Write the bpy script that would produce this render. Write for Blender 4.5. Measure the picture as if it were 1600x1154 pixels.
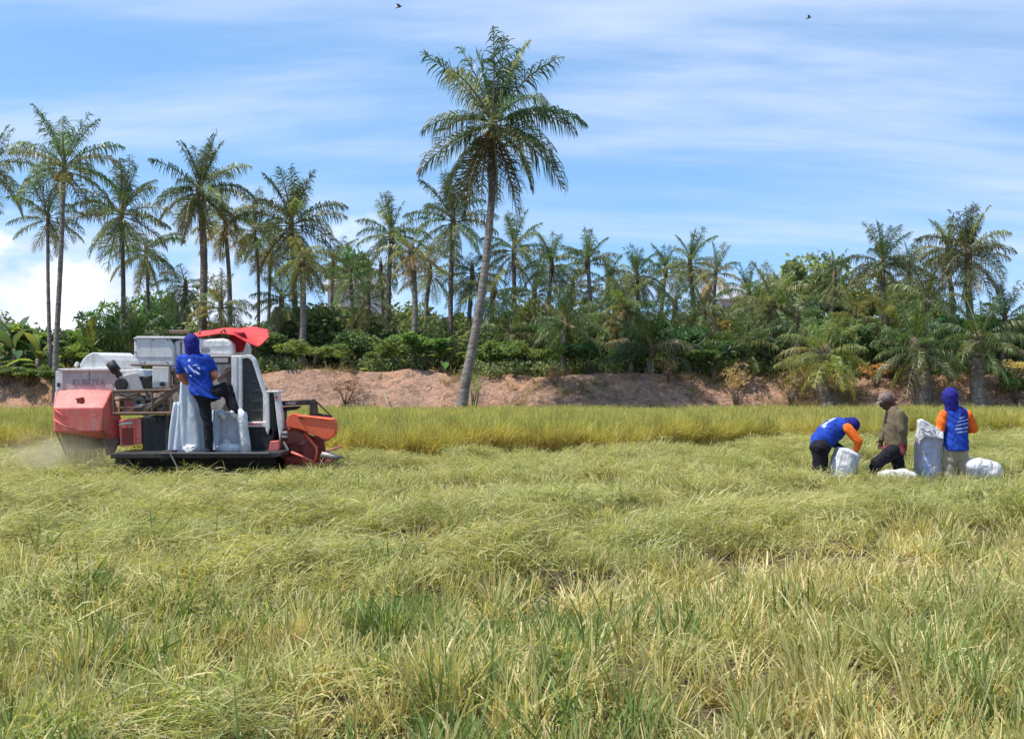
import bpy, bmesh, math, random
import numpy as np
from mathutils import Vector, Matrix, Euler, noise as mnoise
from mathutils.bvhtree import BVHTree

scene = bpy.context.scene
for o in list(bpy.data.objects):
    bpy.data.objects.remove(o)
COL = scene.collection

# ------------------------------------------------------------------ camera
F, H, HOR = 1900.0, 1.5, 600.0          # focal length in photo pixels, eye height, horizon row
cam_d = bpy.data.cameras.new('camera')
cam = bpy.data.objects.new('camera', cam_d)
COL.objects.link(cam)
cam.location = (0, 0, H)
cam.rotation_euler = (math.radians(90), 0, 0)
cam_d.sensor_width = 36.0
cam_d.lens = 36.0 * F / 1600.0
cam_d.shift_y = (HOR - 577.0) / 1600.0
cam_d.clip_start = 0.1
cam_d.clip_end = 3000.0
scene.camera = cam

# ------------------------------------------------------------------ light
SUN_EL, SUN_AZ = math.radians(63), math.radians(-106)      # azimuth from +Y (away from the camera) towards +X
sun_dir = Vector((math.cos(SUN_EL) * math.sin(SUN_AZ), math.cos(SUN_EL) * math.cos(SUN_AZ), math.sin(SUN_EL)))
sd = bpy.data.lights.new('sun', 'SUN')
sd.energy = 3.6
sd.angle = math.radians(0.6)
sd.color = (1.0, 0.95, 0.87)
sun = bpy.data.objects.new('sun', sd)
COL.objects.link(sun)
sun.rotation_euler = sun_dir.to_track_quat('Z', 'Y').to_euler()
sun.location = (0, 0, 60)

world = bpy.data.worlds.new('World')
scene.world = world
world.use_nodes = True
nt = world.node_tree
nt.nodes.clear()


def N(t, kind, **kw):
    n = t.nodes.new(kind)
    for k, v in kw.items():
        setattr(n, k, v)
    return n


def build_world():
    L = nt.links.new
    out = N(nt, 'ShaderNodeOutputWorld')
    sky = N(nt, 'ShaderNodeTexSky', sky_type='NISHITA')
    sky.sun_disc = False
    sky.sun_elevation = SUN_EL
    sky.sun_rotation = SUN_AZ
    sky.altitude = 0
    sky.air_density = 1.0
    sky.dust_density = 0.25
    sky.ozone_density = 5.0
    hsv = N(nt, 'ShaderNodeHueSaturation')
    hsv.inputs['Hue'].default_value = 0.492
    hsv.inputs['Saturation'].default_value = 1.02
    hsv.inputs['Value'].default_value = 1.0
    L(sky.outputs[0], hsv.inputs['Color'])
    bg = N(nt, 'ShaderNodeBackground')
    bg.inputs['Strength'].default_value = 0.135
    L(hsv.outputs[0], bg.inputs['Color'])
    tc = N(nt, 'ShaderNodeTexCoord')
    sep = N(nt, 'ShaderNodeSeparateXYZ')
    L(tc.outputs['Generated'], sep.inputs[0])

    def M(op, a, b=None, clamp=False):
        n = N(nt, 'ShaderNodeMath', operation=op)
        n.use_clamp = clamp
        for i, v in enumerate((a, b)):
            if v is None:
                continue
            if isinstance(v, (int, float)):
                n.inputs[i].default_value = v
            else:
                L(v, n.inputs[i])
        return n.outputs[0]

    def MR(v, a, b, c=0.0, d=1.0, smooth=True):
        n = N(nt, 'ShaderNodeMapRange')
        n.interpolation_type = 'SMOOTHSTEP' if smooth else 'LINEAR'
        L(v, n.inputs['Value'])
        for k, x in zip(('From Min', 'From Max', 'To Min', 'To Max'), (a, b, c, d)):
            n.inputs[k].default_value = x
        return n.outputs[0]
    X, Y, Z = sep.outputs
    lift = N(nt, 'ShaderNodeVectorMath', operation='ADD')
    lift.inputs[1].default_value = (0, 0, 0.16)
    L(tc.outputs['Generated'], lift.inputs[0])
    lnorm = N(nt, 'ShaderNodeVectorMath', operation='NORMALIZE')
    L(lift.outputs[0], lnorm.inputs[0])
    L(lnorm.outputs[0], sky.inputs['Vector'])
    zz = M('ADD', M('MAXIMUM', Z, 0.0), 0.14)
    comb = N(nt, 'ShaderNodeCombineXYZ')
    L(M('DIVIDE', X, zz), comb.inputs[0])
    L(M('DIVIDE', Y, zz), comb.inputs[1])
    # high thin streaks
    mp = N(nt, 'ShaderNodeMapping')
    mp.inputs['Rotation'].default_value = (0, 0, math.radians(-7))
    mp.inputs['Scale'].default_value = (0.42, 1.35, 1.0)
    mp.inputs['Location'].default_value = (0.9, 0.55, 0.0)
    L(comb.outputs[0], mp.inputs[0])
    n1 = N(nt, 'ShaderNodeTexNoise')
    n1.inputs['Scale'].default_value = 1.0
    n1.inputs['Detail'].default_value = 7.0
    n1.inputs['Roughness'].default_value = 0.58
    n1.inputs['Distortion'].default_value = 0.25
    L(mp.outputs[0], n1.inputs['Vector'])
    cir = MR(n1.outputs[0], 0.39, 0.73)
    cir = M('MULTIPLY', cir, MR(Z, 0.0, 0.08, 0.6, 0.85))
    cir = M('MULTIPLY', cir, MR(Z, 0.45, 0.95, 1.0, 0.35))
    # low heaped clouds
    mp2 = N(nt, 'ShaderNodeMapping')
    mp2.inputs['Scale'].default_value = (1.0, 1.0, 1.5)
    mp2.inputs['Location'].default_value = (0.2, 0.0, 0.13)
    L(tc.outputs['Generated'], mp2.inputs[0])
    n2 = N(nt, 'ShaderNodeTexNoise')
    n2.inputs['Scale'].default_value = 8.5
    n2.inputs['Detail'].default_value = 9.0
    n2.inputs['Roughness'].default_value = 0.55
    L(mp2.outputs[0], n2.inputs['Vector'])
    hgt = M('ADD', Z, M('MULTIPLY', M('SUBTRACT', n2.outputs[0], 0.5), -0.26))
    cum = MR(hgt, 0.125, 0.075)
    cum = M('MULTIPLY', cum, MR(X, 0.0, -0.22))
    low = M('MULTIPLY', MR(Z, 0.10, 0.0), 0.14)
    fac = M('MAXIMUM', M('MAXIMUM', cir, cum), low, clamp=True)
    cb = N(nt, 'ShaderNodeBackground')
    rc = N(nt, 'ShaderNodeMixRGB')
    rc.inputs[1].default_value = (0.56, 0.65, 0.84, 1)
    rc.inputs[2].default_value = (0.95, 0.96, 1.0, 1)
    L(M('MULTIPLY', cum, MR(n2.outputs[0], 0.44, 0.66)), rc.inputs[0])
    L(rc.outputs[0], cb.inputs['Color'])
    cb.inputs['Strength'].default_value = 0.80
    mx = N(nt, 'ShaderNodeMixShader')
    L(fac, mx.inputs[0])
    L(bg.outputs[0], mx.inputs[1])
    L(cb.outputs[0], mx.inputs[2])
    L(mx.outputs[0], out.inputs['Surface'])


build_world()
vs = scene.view_settings
vs.view_transform = 'Standard'
vs.look = 'None'
vs.exposure = 0.80
vs.gamma = 1.0
vs.use_curve_mapping = False
cy = scene.cycles
cy.use_denoising = True
cy.denoiser = 'OPENIMAGEDENOISE'
cy.denoising_input_passes = 'RGB_ALBEDO_NORMAL'
cy.denoising_prefilter = 'ACCURATE'
cy.max_bounces = 8
cy.diffuse_bounces = 5
cy.glossy_bounces = 2
cy.transmission_bounces = 4
cy.volume_bounces = 1
cy.transparent_max_bounces = 8
cy.sample_clamp_indirect = 6.0


# ------------------------------------------------------------------ helpers
def U(px, py, Y):
    return Vector(((px - 800.0) / F * Y, Y, H + (HOR - py) / F * Y))


def tag(o, label=None, cat=None, group=None, kind=None):
    if label:
        o['label'] = label
    if cat:
        o['category'] = cat
    if group:
        o['group'] = group
    if kind:
        o['kind'] = kind
    return o


def empty(name, loc, label=None, cat=None, group=None):
    o = bpy.data.objects.new(name, None)
    o.location = loc
    o.empty_display_size = 0.2
    COL.objects.link(o)
    return tag(o, label, cat, group)


def link(name, me, mat=None, parent=None, loc=None):
    o = bpy.data.objects.new(name, me)
    COL.objects.link(o)
    if mat is not None and len(me.materials) == 0:
        me.materials.append(mat)
    if parent is not None:
        o.parent = parent
    if loc is not None:
        o.location = loc
    return o


def root_loc(o):
    v = Vector((0, 0, 0))
    while o is not None:
        v += o.location
        o = o.parent
    return v


class MB:
    """collects shapes in world coordinates; build() links them as ONE mesh object"""

    def __init__(self):
        self.v, self.f = [], []

    def add(self, vs, fs):
        b = len(self.v)
        self.v += [Vector(x) for x in vs]
        self.f += [tuple(i + b for i in f) for f in fs]
        return self

    def box(self, c, s, rot=None):
        hx, hy, hz = s[0] / 2, s[1] / 2, s[2] / 2
        vs = [Vector((x, y, z)) for x in (-hx, hx) for y in (-hy, hy) for z in (-hz, hz)]
        if rot is not None:
            R = Euler(rot).to_matrix()
            vs = [R @ v for v in vs]
        c = Vector(c)
        return self.add([v + c for v in vs], [(0, 1, 3, 2), (4, 6, 7, 5), (0, 4, 5, 1), (2, 3, 7, 6), (0, 2, 6, 4), (1, 5, 7, 3)])

    def prism(self, poly, Y, y0, y1):
        """polygon in photo pixels measured at distance Y, extruded from Y+y0 to Y+y1"""
        pts = [U(px, py, Y) for px, py in poly]
        n = len(pts)
        A = [Vector((p.x, Y + y0, p.z)) for p in pts]
        B = [Vector((p.x, Y + y1, p.z)) for p in pts]
        fs = [tuple(range(n)), tuple(range(2 * n - 1, n - 1, -1))]
        fs += [(i, i + n, (i + 1) % n + n, (i + 1) % n) for i in range(n)]
        return self.add(A + B, fs)

    def rect(self, x0, y0, x1, y1, Y, d0, d1):
        return self.prism([(x0, y0), (x1, y0), (x1, y1), (x0, y1)], Y, d0, d1)

    def tube(self, path, rad, n=8, cap=True):
        path = [Vector(p) for p in path]
        m = len(path)
        rad = [rad] * m if isinstance(rad, (int, float)) else rad
        vs, fs = [], []
        ref = None
        for i, p in enumerate(path):
            t = (path[min(i + 1, m - 1)] - path[max(i - 1, 0)])
            t = t.normalized() if t.length > 1e-9 else Vector((0, 0, 1))
            if ref is None:
                ref = Vector((0, 1, 0)) if abs(t.y) < 0.9 else Vector((1, 0, 0))
            a = (ref - t * ref.dot(t)).normalized()
            b = t.cross(a)
            ref = a
            for k in range(n):
                w = 2 * math.pi * k / n
                vs.append(p + (a * math.cos(w) + b * math.sin(w)) * rad[i])
        for i in range(m - 1):
            for k in range(n):
                k2 = (k + 1) % n
                fs.append((i * n + k, i * n + k2, (i + 1) * n + k2, (i + 1) * n + k))
        if cap:
            fs.append(tuple(range(n - 1, -1, -1)))
            fs.append(tuple((m - 1) * n + k for k in range(n)))
        return self.add(vs, fs)

    def ball(self, c, r, nu=12, nv=8, R=None):
        c = Vector(c)
        r = Vector((r, r, r)) if isinstance(r, (int, float)) else Vector(r)
        vs, fs = [], []
        for j in range(nv + 1):
            th = math.pi * j / nv
            for i in range(nu):
                ph = 2 * math.pi * i / nu
                v = Vector((r.x * math.sin(th) * math.cos(ph), r.y * math.sin(th) * math.sin(ph), r.z * math.cos(th)))
                vs.append(c + (R @ v if R is not None else v))
        for j in range(nv):
            for i in range(nu):
                i2 = (i + 1) % nu
                fs.append((j * nu + i, (j + 1) * nu + i, (j + 1) * nu + i2, j * nu + i2))
        return self.add(vs, fs)

    def loft(self, rings, cap=True):
        n = len(rings[0])
        vs = [v for r in rings for v in r]
        fs = []
        for j in range(len(rings) - 1):
            for i in range(n):
                i2 = (i + 1) % n
                fs.append((j * n + i, j * n + i2, (j + 1) * n + i2, (j + 1) * n + i))
        if cap:
            fs.append(tuple(range(n - 1, -1, -1)))
            fs.append(tuple((len(rings) - 1) * n + k for k in range(n)))
        return self.add(vs, fs)

    def mesh(self, name, off=None):
        me = bpy.data.meshes.new(name)
        off = off if off is not None else Vector((0, 0, 0))
        me.from_pydata([tuple(v - off) for v in self.v], [], self.f)
        bm = bmesh.new()
        bm.from_mesh(me)
        bmesh.ops.remove_doubles(bm, verts=bm.verts, dist=1e-5)
        bmesh.ops.recalc_face_normals(bm, faces=bm.faces)
        bm.to_mesh(me)
        bm.free()
        return me

    def build(self, name, mat, parent=None, smooth=False, bevel=0.0, loc=None):
        off = root_loc(parent) if parent is not None else (Vector(loc) if loc is not None else Vector((0, 0, 0)))
        me = self.mesh(name, off)
        if smooth:
            me.polygons.foreach_set('use_smooth', [True] * len(me.polygons))
        o = link(name, me, mat, parent, loc if parent is None else None)
        if bevel:
            b = o.modifiers.new('edge', 'BEVEL')
            b.width = bevel
            b.segments = 2
            b.limit_method = 'ANGLE'
            b.angle_limit = math.radians(35)
        return o


# ------------------------------------------------------------------ materials
def new_mat(name):
    m = bpy.data.materials.new(name)
    m.use_nodes = True
    t = m.node_tree
    t.nodes.clear()
    return m, t


def ramp(t, fac, stops):
    r = N(t, 'ShaderNodeValToRGB')
    el = r.color_ramp.elements
    while len(el) < len(stops):
        el.new(0.5)
    for e, (p, c) in zip(el, stops):
        e.position = p
        e.color = (*c, 1) if len(c) == 3 else c
    if fac is not None:
        t.links.new(fac, r.inputs[0])
    return r.outputs[0]


def noise_tex(t, scale, detail=4, rough=0.55, vec=None, dist=0.0):
    n = N(t, 'ShaderNodeTexNoise')
    n.inputs['Scale'].default_value = scale
    n.inputs['Detail'].default_value = detail
    n.inputs['Roughness'].default_value = rough
    n.inputs['Distortion'].default_value = dist
    if vec is not None:
        t.links.new(vec, n.inputs['Vector'])
    return n.outputs[0]


def mixc(t, fac, a, b, mode='MIX'):
    n = N(t, 'ShaderNodeMixRGB', blend_type=mode)
    for i, v in enumerate((fac, a, b)):
        if isinstance(v, (int, float)):
            n.inputs[i].default_value = v
        elif isinstance(v, tuple):
            n.inputs[i].default_value = (*v, 1) if len(v) == 3 else v
        else:
            t.links.new(v, n.inputs[i])
    return n.outputs[0]


def paint(name, col, dirt=(0.16, 0.12, 0.08), rough=0.45, amount=0.5, scale=5.0, metal=0.0, bump=0.1):
    """worn, dusty coat: colour + stains with a shape of their own"""
    m, t = new_mat(name)
    out = N(t, 'ShaderNodeOutputMaterial')
    b = N(t, 'ShaderNodeBsdfPrincipled')
    tc = N(t, 'ShaderNodeTexCoord')
    n1 = noise_tex(t, scale, 6, 0.65, tc.outputs['Object'])
    n2 = noise_tex(t, scale * 9, 4, 0.6, tc.outputs['Object'])
    f = ramp(t, n1, [(0.45, (0, 0, 0)), (0.75, (amount,) * 3)])
    c = mixc(t, f, col, dirt)
    mp = N(t, 'ShaderNodeMapping')
    mp.inputs['Scale'].default_value = (7.0, 7.0, 0.8)
    t.links.new(tc.outputs['Object'], mp.inputs[0])
    n3 = noise_tex(t, 2.0, 5, 0.65, mp.outputs[0])
    c = mixc(t, ramp(t, n3, [(0.50, (0, 0, 0)), (0.72, (min(0.75, amount * 1.1),) * 3)]), c, dirt)
    f2 = ramp(t, n2, [(0.35, (0.74,) * 3), (0.7, (1.08,) * 3)])
    c = mixc(t, 1.0, c, f2, 'MULTIPLY')
    t.links.new(c, b.inputs['Base Color'])
    r = ramp(t, n1, [(0.3, (rough,) * 3), (0.8, (min(1, rough + 0.3),) * 3)])
    t.links.new(r, b.inputs['Roughness'])
    b.inputs['Metallic'].default_value = metal
    bp = N(t, 'ShaderNodeBump')
    bp.inputs['Strength'].default_value = bump
    bp.inputs['Distance'].default_value = 0.02
    t.links.new(n1, bp.inputs['Height'])
    t.links.new(bp.outputs[0], b.inputs['Normal'])
    t.links.new(b.outputs[0], out.inputs[0])
    return m


def cloth(name, col, var=0.25, scale=9.0, bump=0.5, rough=0.85, transl=0.0):
    m, t = new_mat(name)
    out = N(t, 'ShaderNodeOutputMaterial')
    b = N(t, 'ShaderNodeBsdfPrincipled')
    tc = N(t, 'ShaderNodeTexCoord')
    mp = N(t, 'ShaderNodeMapping')
    mp.inputs['Scale'].default_value = (1.0, 1.0, 0.55)
    t.links.new(tc.outputs['Object'], mp.inputs[0])
    n1 = noise_tex(t, scale, 4, 0.55, mp.outputs[0], 0.8)
    n2 = noise_tex(t, 220, 2, 0.5, tc.outputs['Object'])
    f = ramp(t, n1, [(0.3, (1 - var,) * 3), (0.7, (1 + var * 0.5,) * 3)])
    c = mixc(t, 1.0, col, f, 'MULTIPLY')
    t.links.new(c, b.inputs['Base Color'])
    b.inputs['Roughness'].default_value = rough
    b.inputs['Specular IOR Level'].default_value = 0.25
    bp = N(t, 'ShaderNodeBump')
    bp.inputs['Strength'].default_value = bump
    bp.inputs['Distance'].default_value = 0.04
    t.links.new(n1, bp.inputs['Height'])
    bp2 = N(t, 'ShaderNodeBump')
    bp2.inputs['Strength'].default_value = 0.135
    bp2.inputs['Distance'].default_value = 0.003
    t.links.new(n2, bp2.inputs['Height'])
    t.links.new(bp.outputs[0], bp2.inputs['Normal'])
    t.links.new(bp2.outputs[0], b.inputs['Normal'])
    if transl:
        tr = N(t, 'ShaderNodeBsdfTranslucent')
        t.links.new(c, tr.inputs[0])
        t.links.new(bp.outputs[0], tr.inputs['Normal'])
        mx = N(t, 'ShaderNodeMixShader')
        mx.inputs[0].default_value = transl
        t.links.new(b.outputs[0], mx.inputs[1])
        t.links.new(tr.outputs[0], mx.inputs[2])
        t.links.new(mx.outputs[0], out.inputs[0])
    else:
        t.links.new(b.outputs[0], out.inputs[0])
    return m


def leaf_shader(t, col, transl=0.35, rough=0.5, spec=0.3):
    out = N(t, 'ShaderNodeOutputMaterial')
    b = N(t, 'ShaderNodeBsdfPrincipled')
    b.inputs['Roughness'].default_value = rough
    b.inputs['Specular IOR Level'].default_value = spec
    t.links.new(col, b.inputs['Base Color'])
    tr = N(t, 'ShaderNodeBsdfTranslucent')
    c2 = mixc(t, 1.0, col, (1.25, 1.2, 0.6), 'MULTIPLY')
    t.links.new(c2, tr.inputs[0])
    mx = N(t, 'ShaderNodeMixShader')
    mx.inputs[0].default_value = transl
    t.links.new(b.outputs[0], mx.inputs[1])
    t.links.new(tr.outputs[0], mx.inputs[2])
    t.links.new(mx.outputs[0], out.inputs[0])


def foliage_mat(name, transl=0.35, rough=0.45, spec=0.35, var=0.35, pscale=0.9):
    """colour comes from each object's own colour, varied leaf to leaf and patch to patch"""
    m, t = new_mat(name)
    oi = N(t, 'ShaderNodeObjectInfo')
    at = N(t, 'ShaderNodeAttribute', attribute_name='tint')
    geo = N(t, 'ShaderNodeNewGeometry')
    n1 = noise_tex(t, pscale, 3, 0.6, geo.outputs['Position'])
    f = ramp(t, at.outputs['Fac'], [(0.0, (1 - var,) * 3), (0.85, (1 + var,) * 3), (1.0, (1.55, 1.35, 1.1))])
    c = mixc(t, 1.0, oi.outputs['Color'], f, 'MULTIPLY')
    g = ramp(t, n1, [(0.3, (0.75, 0.85, 0.9)), (0.7, (1.25, 1.12, 0.9))])
    c = mixc(t, 1.0, c, g, 'MULTIPLY')
    leaf_shader(t, c, transl, rough, spec)
    return m


M = {}
M['white'] = paint('white_paint', (0.80, 0.80, 0.78), rough=0.35, amount=0.28)
M['grey_white'] = paint('dusty_white_paint', (0.72, 0.71, 0.70), (0.42, 0.35, 0.28), rough=0.5, amount=0.35)
M['grey'] = paint('dusty_grey_paint', (0.48, 0.44, 0.43), (0.32, 0.25, 0.2), rough=0.6, amount=0.4)
M['beige'] = paint('beige_panel_paint', (0.55, 0.50, 0.44), (0.30, 0.2, 0.13), rough=0.5, amount=0.5)
M['red'] = paint('red_machine_paint', (0.86, 0.12, 0.04), (0.6, 0.24, 0.14), rough=0.38, amount=0.35, scale=4)
M['red_dusty'] = paint('faded_red_machine_paint', (0.80, 0.15, 0.12), (0.58, 0.32, 0.26), rough=0.45, amount=0.55, scale=3.5)
M['dark_red'] = paint('dark_red_metal', (0.30, 0.025, 0.018), (0.12, 0.06, 0.04), rough=0.5, amount=0.7)
M['black'] = paint('black_metal', (0.016, 0.016, 0.018), (0.10, 0.08, 0.06), rough=0.55, amount=0.45)
M['rubber'] = paint('black_rubber', (0.02, 0.02, 0.02), (0.12, 0.09, 0.06), rough=0.8, amount=0.7, scale=9)
M['dark_slat'] = paint('dark_slat_metal', (0.055, 0.05, 0.05), (0.14, 0.11, 0.09), rough=0.5, amount=0.5)
M['rust'] = paint('rusty_steel', (0.13, 0.09, 0.07), (0.22, 0.12, 0.07), rough=0.7, amount=0.8, scale=9)
M['steel'] = paint('grey_steel', (0.30, 0.29, 0.29), (0.2, 0.14, 0.1), rough=0.4, amount=0.5, metal=0.4)
M['letter'] = paint('grey_blue_lettering', (0.17, 0.17, 0.22), (0.3, 0.26, 0.25), rough=0.6, amount=0.6, scale=14)
M['canopy'] = cloth('red_canopy_cloth', (0.84, 0.10, 0.09), 0.2, 4, 0.5, 0.6, 0.3)
M['canopy_dark'] = cloth('dark_red_cloth', (0.33, 0.015, 0.025), 0.3, 8, 0.6)
M['blue'] = cloth('blue_vest_cloth', (0.016, 0.060, 0.40), 0.45, 8, 1.0)
M['navy'] = cloth('blue_violet_scarf_cloth', (0.020, 0.019, 0.20), 0.35, 9, 0.5)
M['orange'] = cloth('orange_sleeve_cloth', (0.88, 0.16, 0.02), 0.2, 9, 0.5)
M['skin_sleeve'] = cloth('pale_orange_sleeve_cloth', (0.55, 0.22, 0.13), 0.2, 9, 0.5)
M['dark_trouser'] = cloth('black_trouser_cloth', (0.013, 0.012, 0.018), 0.4, 8, 0.8)
M['khaki'] = cloth('khaki_trouser_cloth', (0.36, 0.32, 0.22), 0.25, 6, 0.8)
M['olive'] = cloth('olive_brown_jacket_cloth', (0.155, 0.125, 0.075), 0.25, 7, 0.7)
M['sash'] = cloth('dark_red_sash_cloth', (0.20, 0.045, 0.05), 0.5, 14, 0.7)
M['cap'] = cloth('grey_brown_cap_cloth', (0.20, 0.155, 0.13), 0.3, 14, 0.5)
M['cap_cloth'] = cloth('brown_red_neck_cloth', (0.17, 0.065, 0.06), 0.3, 14, 0.5)
M['glove'] = cloth('black_glove_cloth', (0.02, 0.02, 0.03), 0.3, 12, 0.5)
M['sack_white'] = cloth('white_woven_sack', (0.78, 0.78, 0.79), 0.2, 11, 1.3, 0.7, 0.2)
M['sack_shade'] = cloth('shaded_woven_sack', (0.60, 0.60, 0.68), 0.2, 9, 1.1, 0.6, 0.3)  # greyer copy of the white sack cloth, shade put into its colour
M['sack_blue'] = cloth('pale_blue_woven_sack', (0.66, 0.72, 0.80), 0.16, 5, 0.7, 0.6, 0.3)
M['print_white'] = cloth('white_print', (0.42, 0.48, 0.70), 0.2, 18, 0.2)
M['print_dark'] = cloth('dark_ink', (0.07, 0.06, 0.07), 0.3, 18, 0.1)
M['skin'] = cloth('brown_skin', (0.17, 0.085, 0.05), 0.15, 10, 0.1, 0.55)
M['skin_dark'] = cloth('dark_brown_skin', (0.085, 0.045, 0.03), 0.15, 10, 0.1, 0.55)
M['eye'] = paint('eye_white', (0.6, 0.58, 0.55), amount=0.0)
M['bird'] = paint('dark_feathers', (0.03, 0.03, 0.035), amount=0.2)
M['roof'] = paint('pale_sheet_roof', (0.40, 0.40, 0.42), (0.28, 0.25, 0.23), amount=0.3, scale=0.6)
M['plaster'] = paint('pale_blue_grey_wall', (0.50, 0.51, 0.56), (0.4, 0.38, 0.36), amount=0.3, scale=0.5)
M['window'] = paint('dark_window_glass', (0.03, 0.035, 0.04), rough=0.15, amount=0.1)

# ------------------------------------------------------------------ terrain
def vnoise(x, y, seed=0):
    x = np.asarray(x, float)
    y = np.asarray(y, float)
    xi, yi = np.floor(x).astype(np.int64), np.floor(y).astype(np.int64)
    xf, yf = x - xi, y - yi
    u, v = xf * xf * (3 - 2 * xf), yf * yf * (3 - 2 * yf)

    def h(a, b):
        n = (a * 374761393 + b * 668265263 + seed * 1442695041) & 0xFFFFFFFF
        n = ((n ^ (n >> 13)) * 1274126177) & 0xFFFFFFFF
        return ((n ^ (n >> 16)) & 0xFFFF) / 65535.0
    a = h(xi, yi) * (1 - u) + h(xi + 1, yi) * u
    b = h(xi, yi + 1) * (1 - u) + h(xi + 1, yi + 1) * u
    return a * (1 - v) + b * v


def fbm(x, y, seed=0, o=4):
    s, a, tot = 0, 1.0, 0
    for i in range(o):
        s = s + a * vnoise(x * 2 ** i, y * 2 ** i, seed + i * 17)
        tot += a
        a *= 0.5
    return s / tot


def sstep(x, a, b):
    t = np.clip((x - a) / (b - a), 0, 1)
    return t * t * (3 - 2 * t)


EDGE = np.array([(-60, 24.0), (-9, 23.0), (-4.5, 22.2), (-2.2, 22.4), (0, 23.6), (3.0, 25.6), (6.7, 28.4), (10, 31), (13.5, 33.5), (30, 44)])


def edge_y(x):
    return np.interp(x, EDGE[:, 0], EDGE[:, 1])


A_ = math.radians(36)


def matness(x, y):
    """how thick the cut straw lies: rows left by the machine"""
    x = np.asarray(x, float)
    y = np.asarray(y, float)
    v = -x * math.sin(A_) + y * math.cos(A_)
    v = v + (fbm(x * 0.35, y * 0.35, 5) - 0.5) * 3.0
    row = 0.5 + 0.5 * np.cos((v - 4.2) / 3.2 * 2 * np.pi)
    m = sstep(row, 0.35, 0.75) * 1.0 + (fbm(x * 0.9, y * 0.9, 9) - 0.5) * 0.9
    far = sstep(y, 10.0, 15.0)
    m = m * (1 - far) + (0.42 + 0.5 * sstep(row, 0.2, 0.8) + (fbm(x * 0.5, y * 0.5, 31) - 0.5) * 0.8) * far
    left = sstep(-x, 0.5, 3.0) * sstep(y, 7.0, 9.0)
    m = np.maximum(m, left * (0.6 + (fbm(x * 0.7, y * 0.7, 77) - 0.5) * 0.9))
    m = m * (1 - 0.8 * (1 - sstep(y, 6.8, 8.6)) * (0.55 + 0.45 * sstep(-v, -4.9, -3.6)))
    return np.clip(m, 0, 1)


def ground(x, y):
    x = np.asarray(x, float)
    y = np.asarray(y, float)
    g = (fbm(x * 0.45, y * 0.45, 3) - 0.5) * 0.16 + (fbm(x * 1.5, y * 1.5, 21, 3) - 0.5) * 0.21
    g = g + matness(x, y) * 0.11 - 0.10 * sstep(y, 14.6, 16.0) * (1 - sstep(y, 19.0, 21.0)) * sstep(-x, 2.0, 3.0) * (1 - sstep(-x, 7.0, 9.0)) - 0.10 * sstep(y, 13.5, 15.0) * (1 - sstep(y, 17.6, 18.5)) * sstep(x, 3.6, 4.6)
    return g * (1 - sstep(y, 30, 40)) + 0.02


def bank_z(x, y):
    """earth bank behind the field, rising to a plateau"""
    x = np.asarray(x, float)
    y = np.asarray(y, float)
    top = 1.92 + (fbm(x * 0.25, x * 0 + 2.2, 41, 3) - 0.5) * 0.7
    foot = 45.2 + (fbm(x * 0.3, x * 0 + 7.7, 43, 3) - 0.5) * 1.6
    run = 1.1 + fbm(x * 0.2, x * 0 + 1.0, 47, 2) * 1.6
    t = np.clip((y - foot) / run, 0, 1)
    prof = np.where(t < 1, t ** 0.8, 1.0)
    r = (fbm(x * 1.1, y * 1.6, 51, 5) - 0.5) * 0.38 * np.sin(np.clip(t, 0, 1) * np.pi) ** 0.5
    return prof * top + r + (fbm(x * 0.6, y * 0.6, 61) - 0.5) * 0.25 * t


def grid_mesh(name, xs, ys, fz):
    X, Y = np.meshgrid(xs, ys)
    Z = fz(X, Y)
    nx, ny = len(xs), len(ys)
    v = np.stack([X, Y, Z], -1).reshape(-1, 3)
    i = (np.arange(ny - 1)[:, None] * nx + np.arange(nx - 1)[None, :]).reshape(-1)
    f = np.stack([i, i + 1, i + nx + 1, i + nx], -1)
    return np_mesh(name, v, f)


def np_mesh(name, v, quads=None, tris=None, attrs=None, smooth=True, mat_idx=None):
    me = bpy.data.meshes.new(name)
    v = np.asarray(v, np.float32)
    nq = 0 if quads is None else len(quads)
    n3 = 0 if tris is None else len(tris)
    me.vertices.add(len(v))
    me.vertices.foreach_set('co', v.reshape(-1))
    idx = []
    if nq:
        idx.append(np.asarray(quads, np.int32).reshape(-1))
    if n3:
        idx.append(np.asarray(tris, np.int32).reshape(-1))
    idx = np.concatenate(idx)
    me.loops.add(len(idx))
    me.loops.foreach_set('vertex_index', idx)
    me.polygons.add(nq + n3)
    st = np.concatenate([np.arange(nq) * 4, nq * 4 + np.arange(n3) * 3]).astype(np.int32)
    me.polygons.foreach_set('loop_start', st)
    me.polygons.foreach_set('use_smooth', np.full(nq + n3, smooth))
    if mat_idx is not None:
        me.polygons.foreach_set('material_index', np.asarray(mat_idx, np.int32))
    me.update(calc_edges=True)
    for k, a in (attrs or {}).items():
        at = me.attributes.new(k, 'FLOAT', 'POINT')
        at.data.foreach_set('value', np.asarray(a, np.float32))
    me.validate()
    return me


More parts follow.
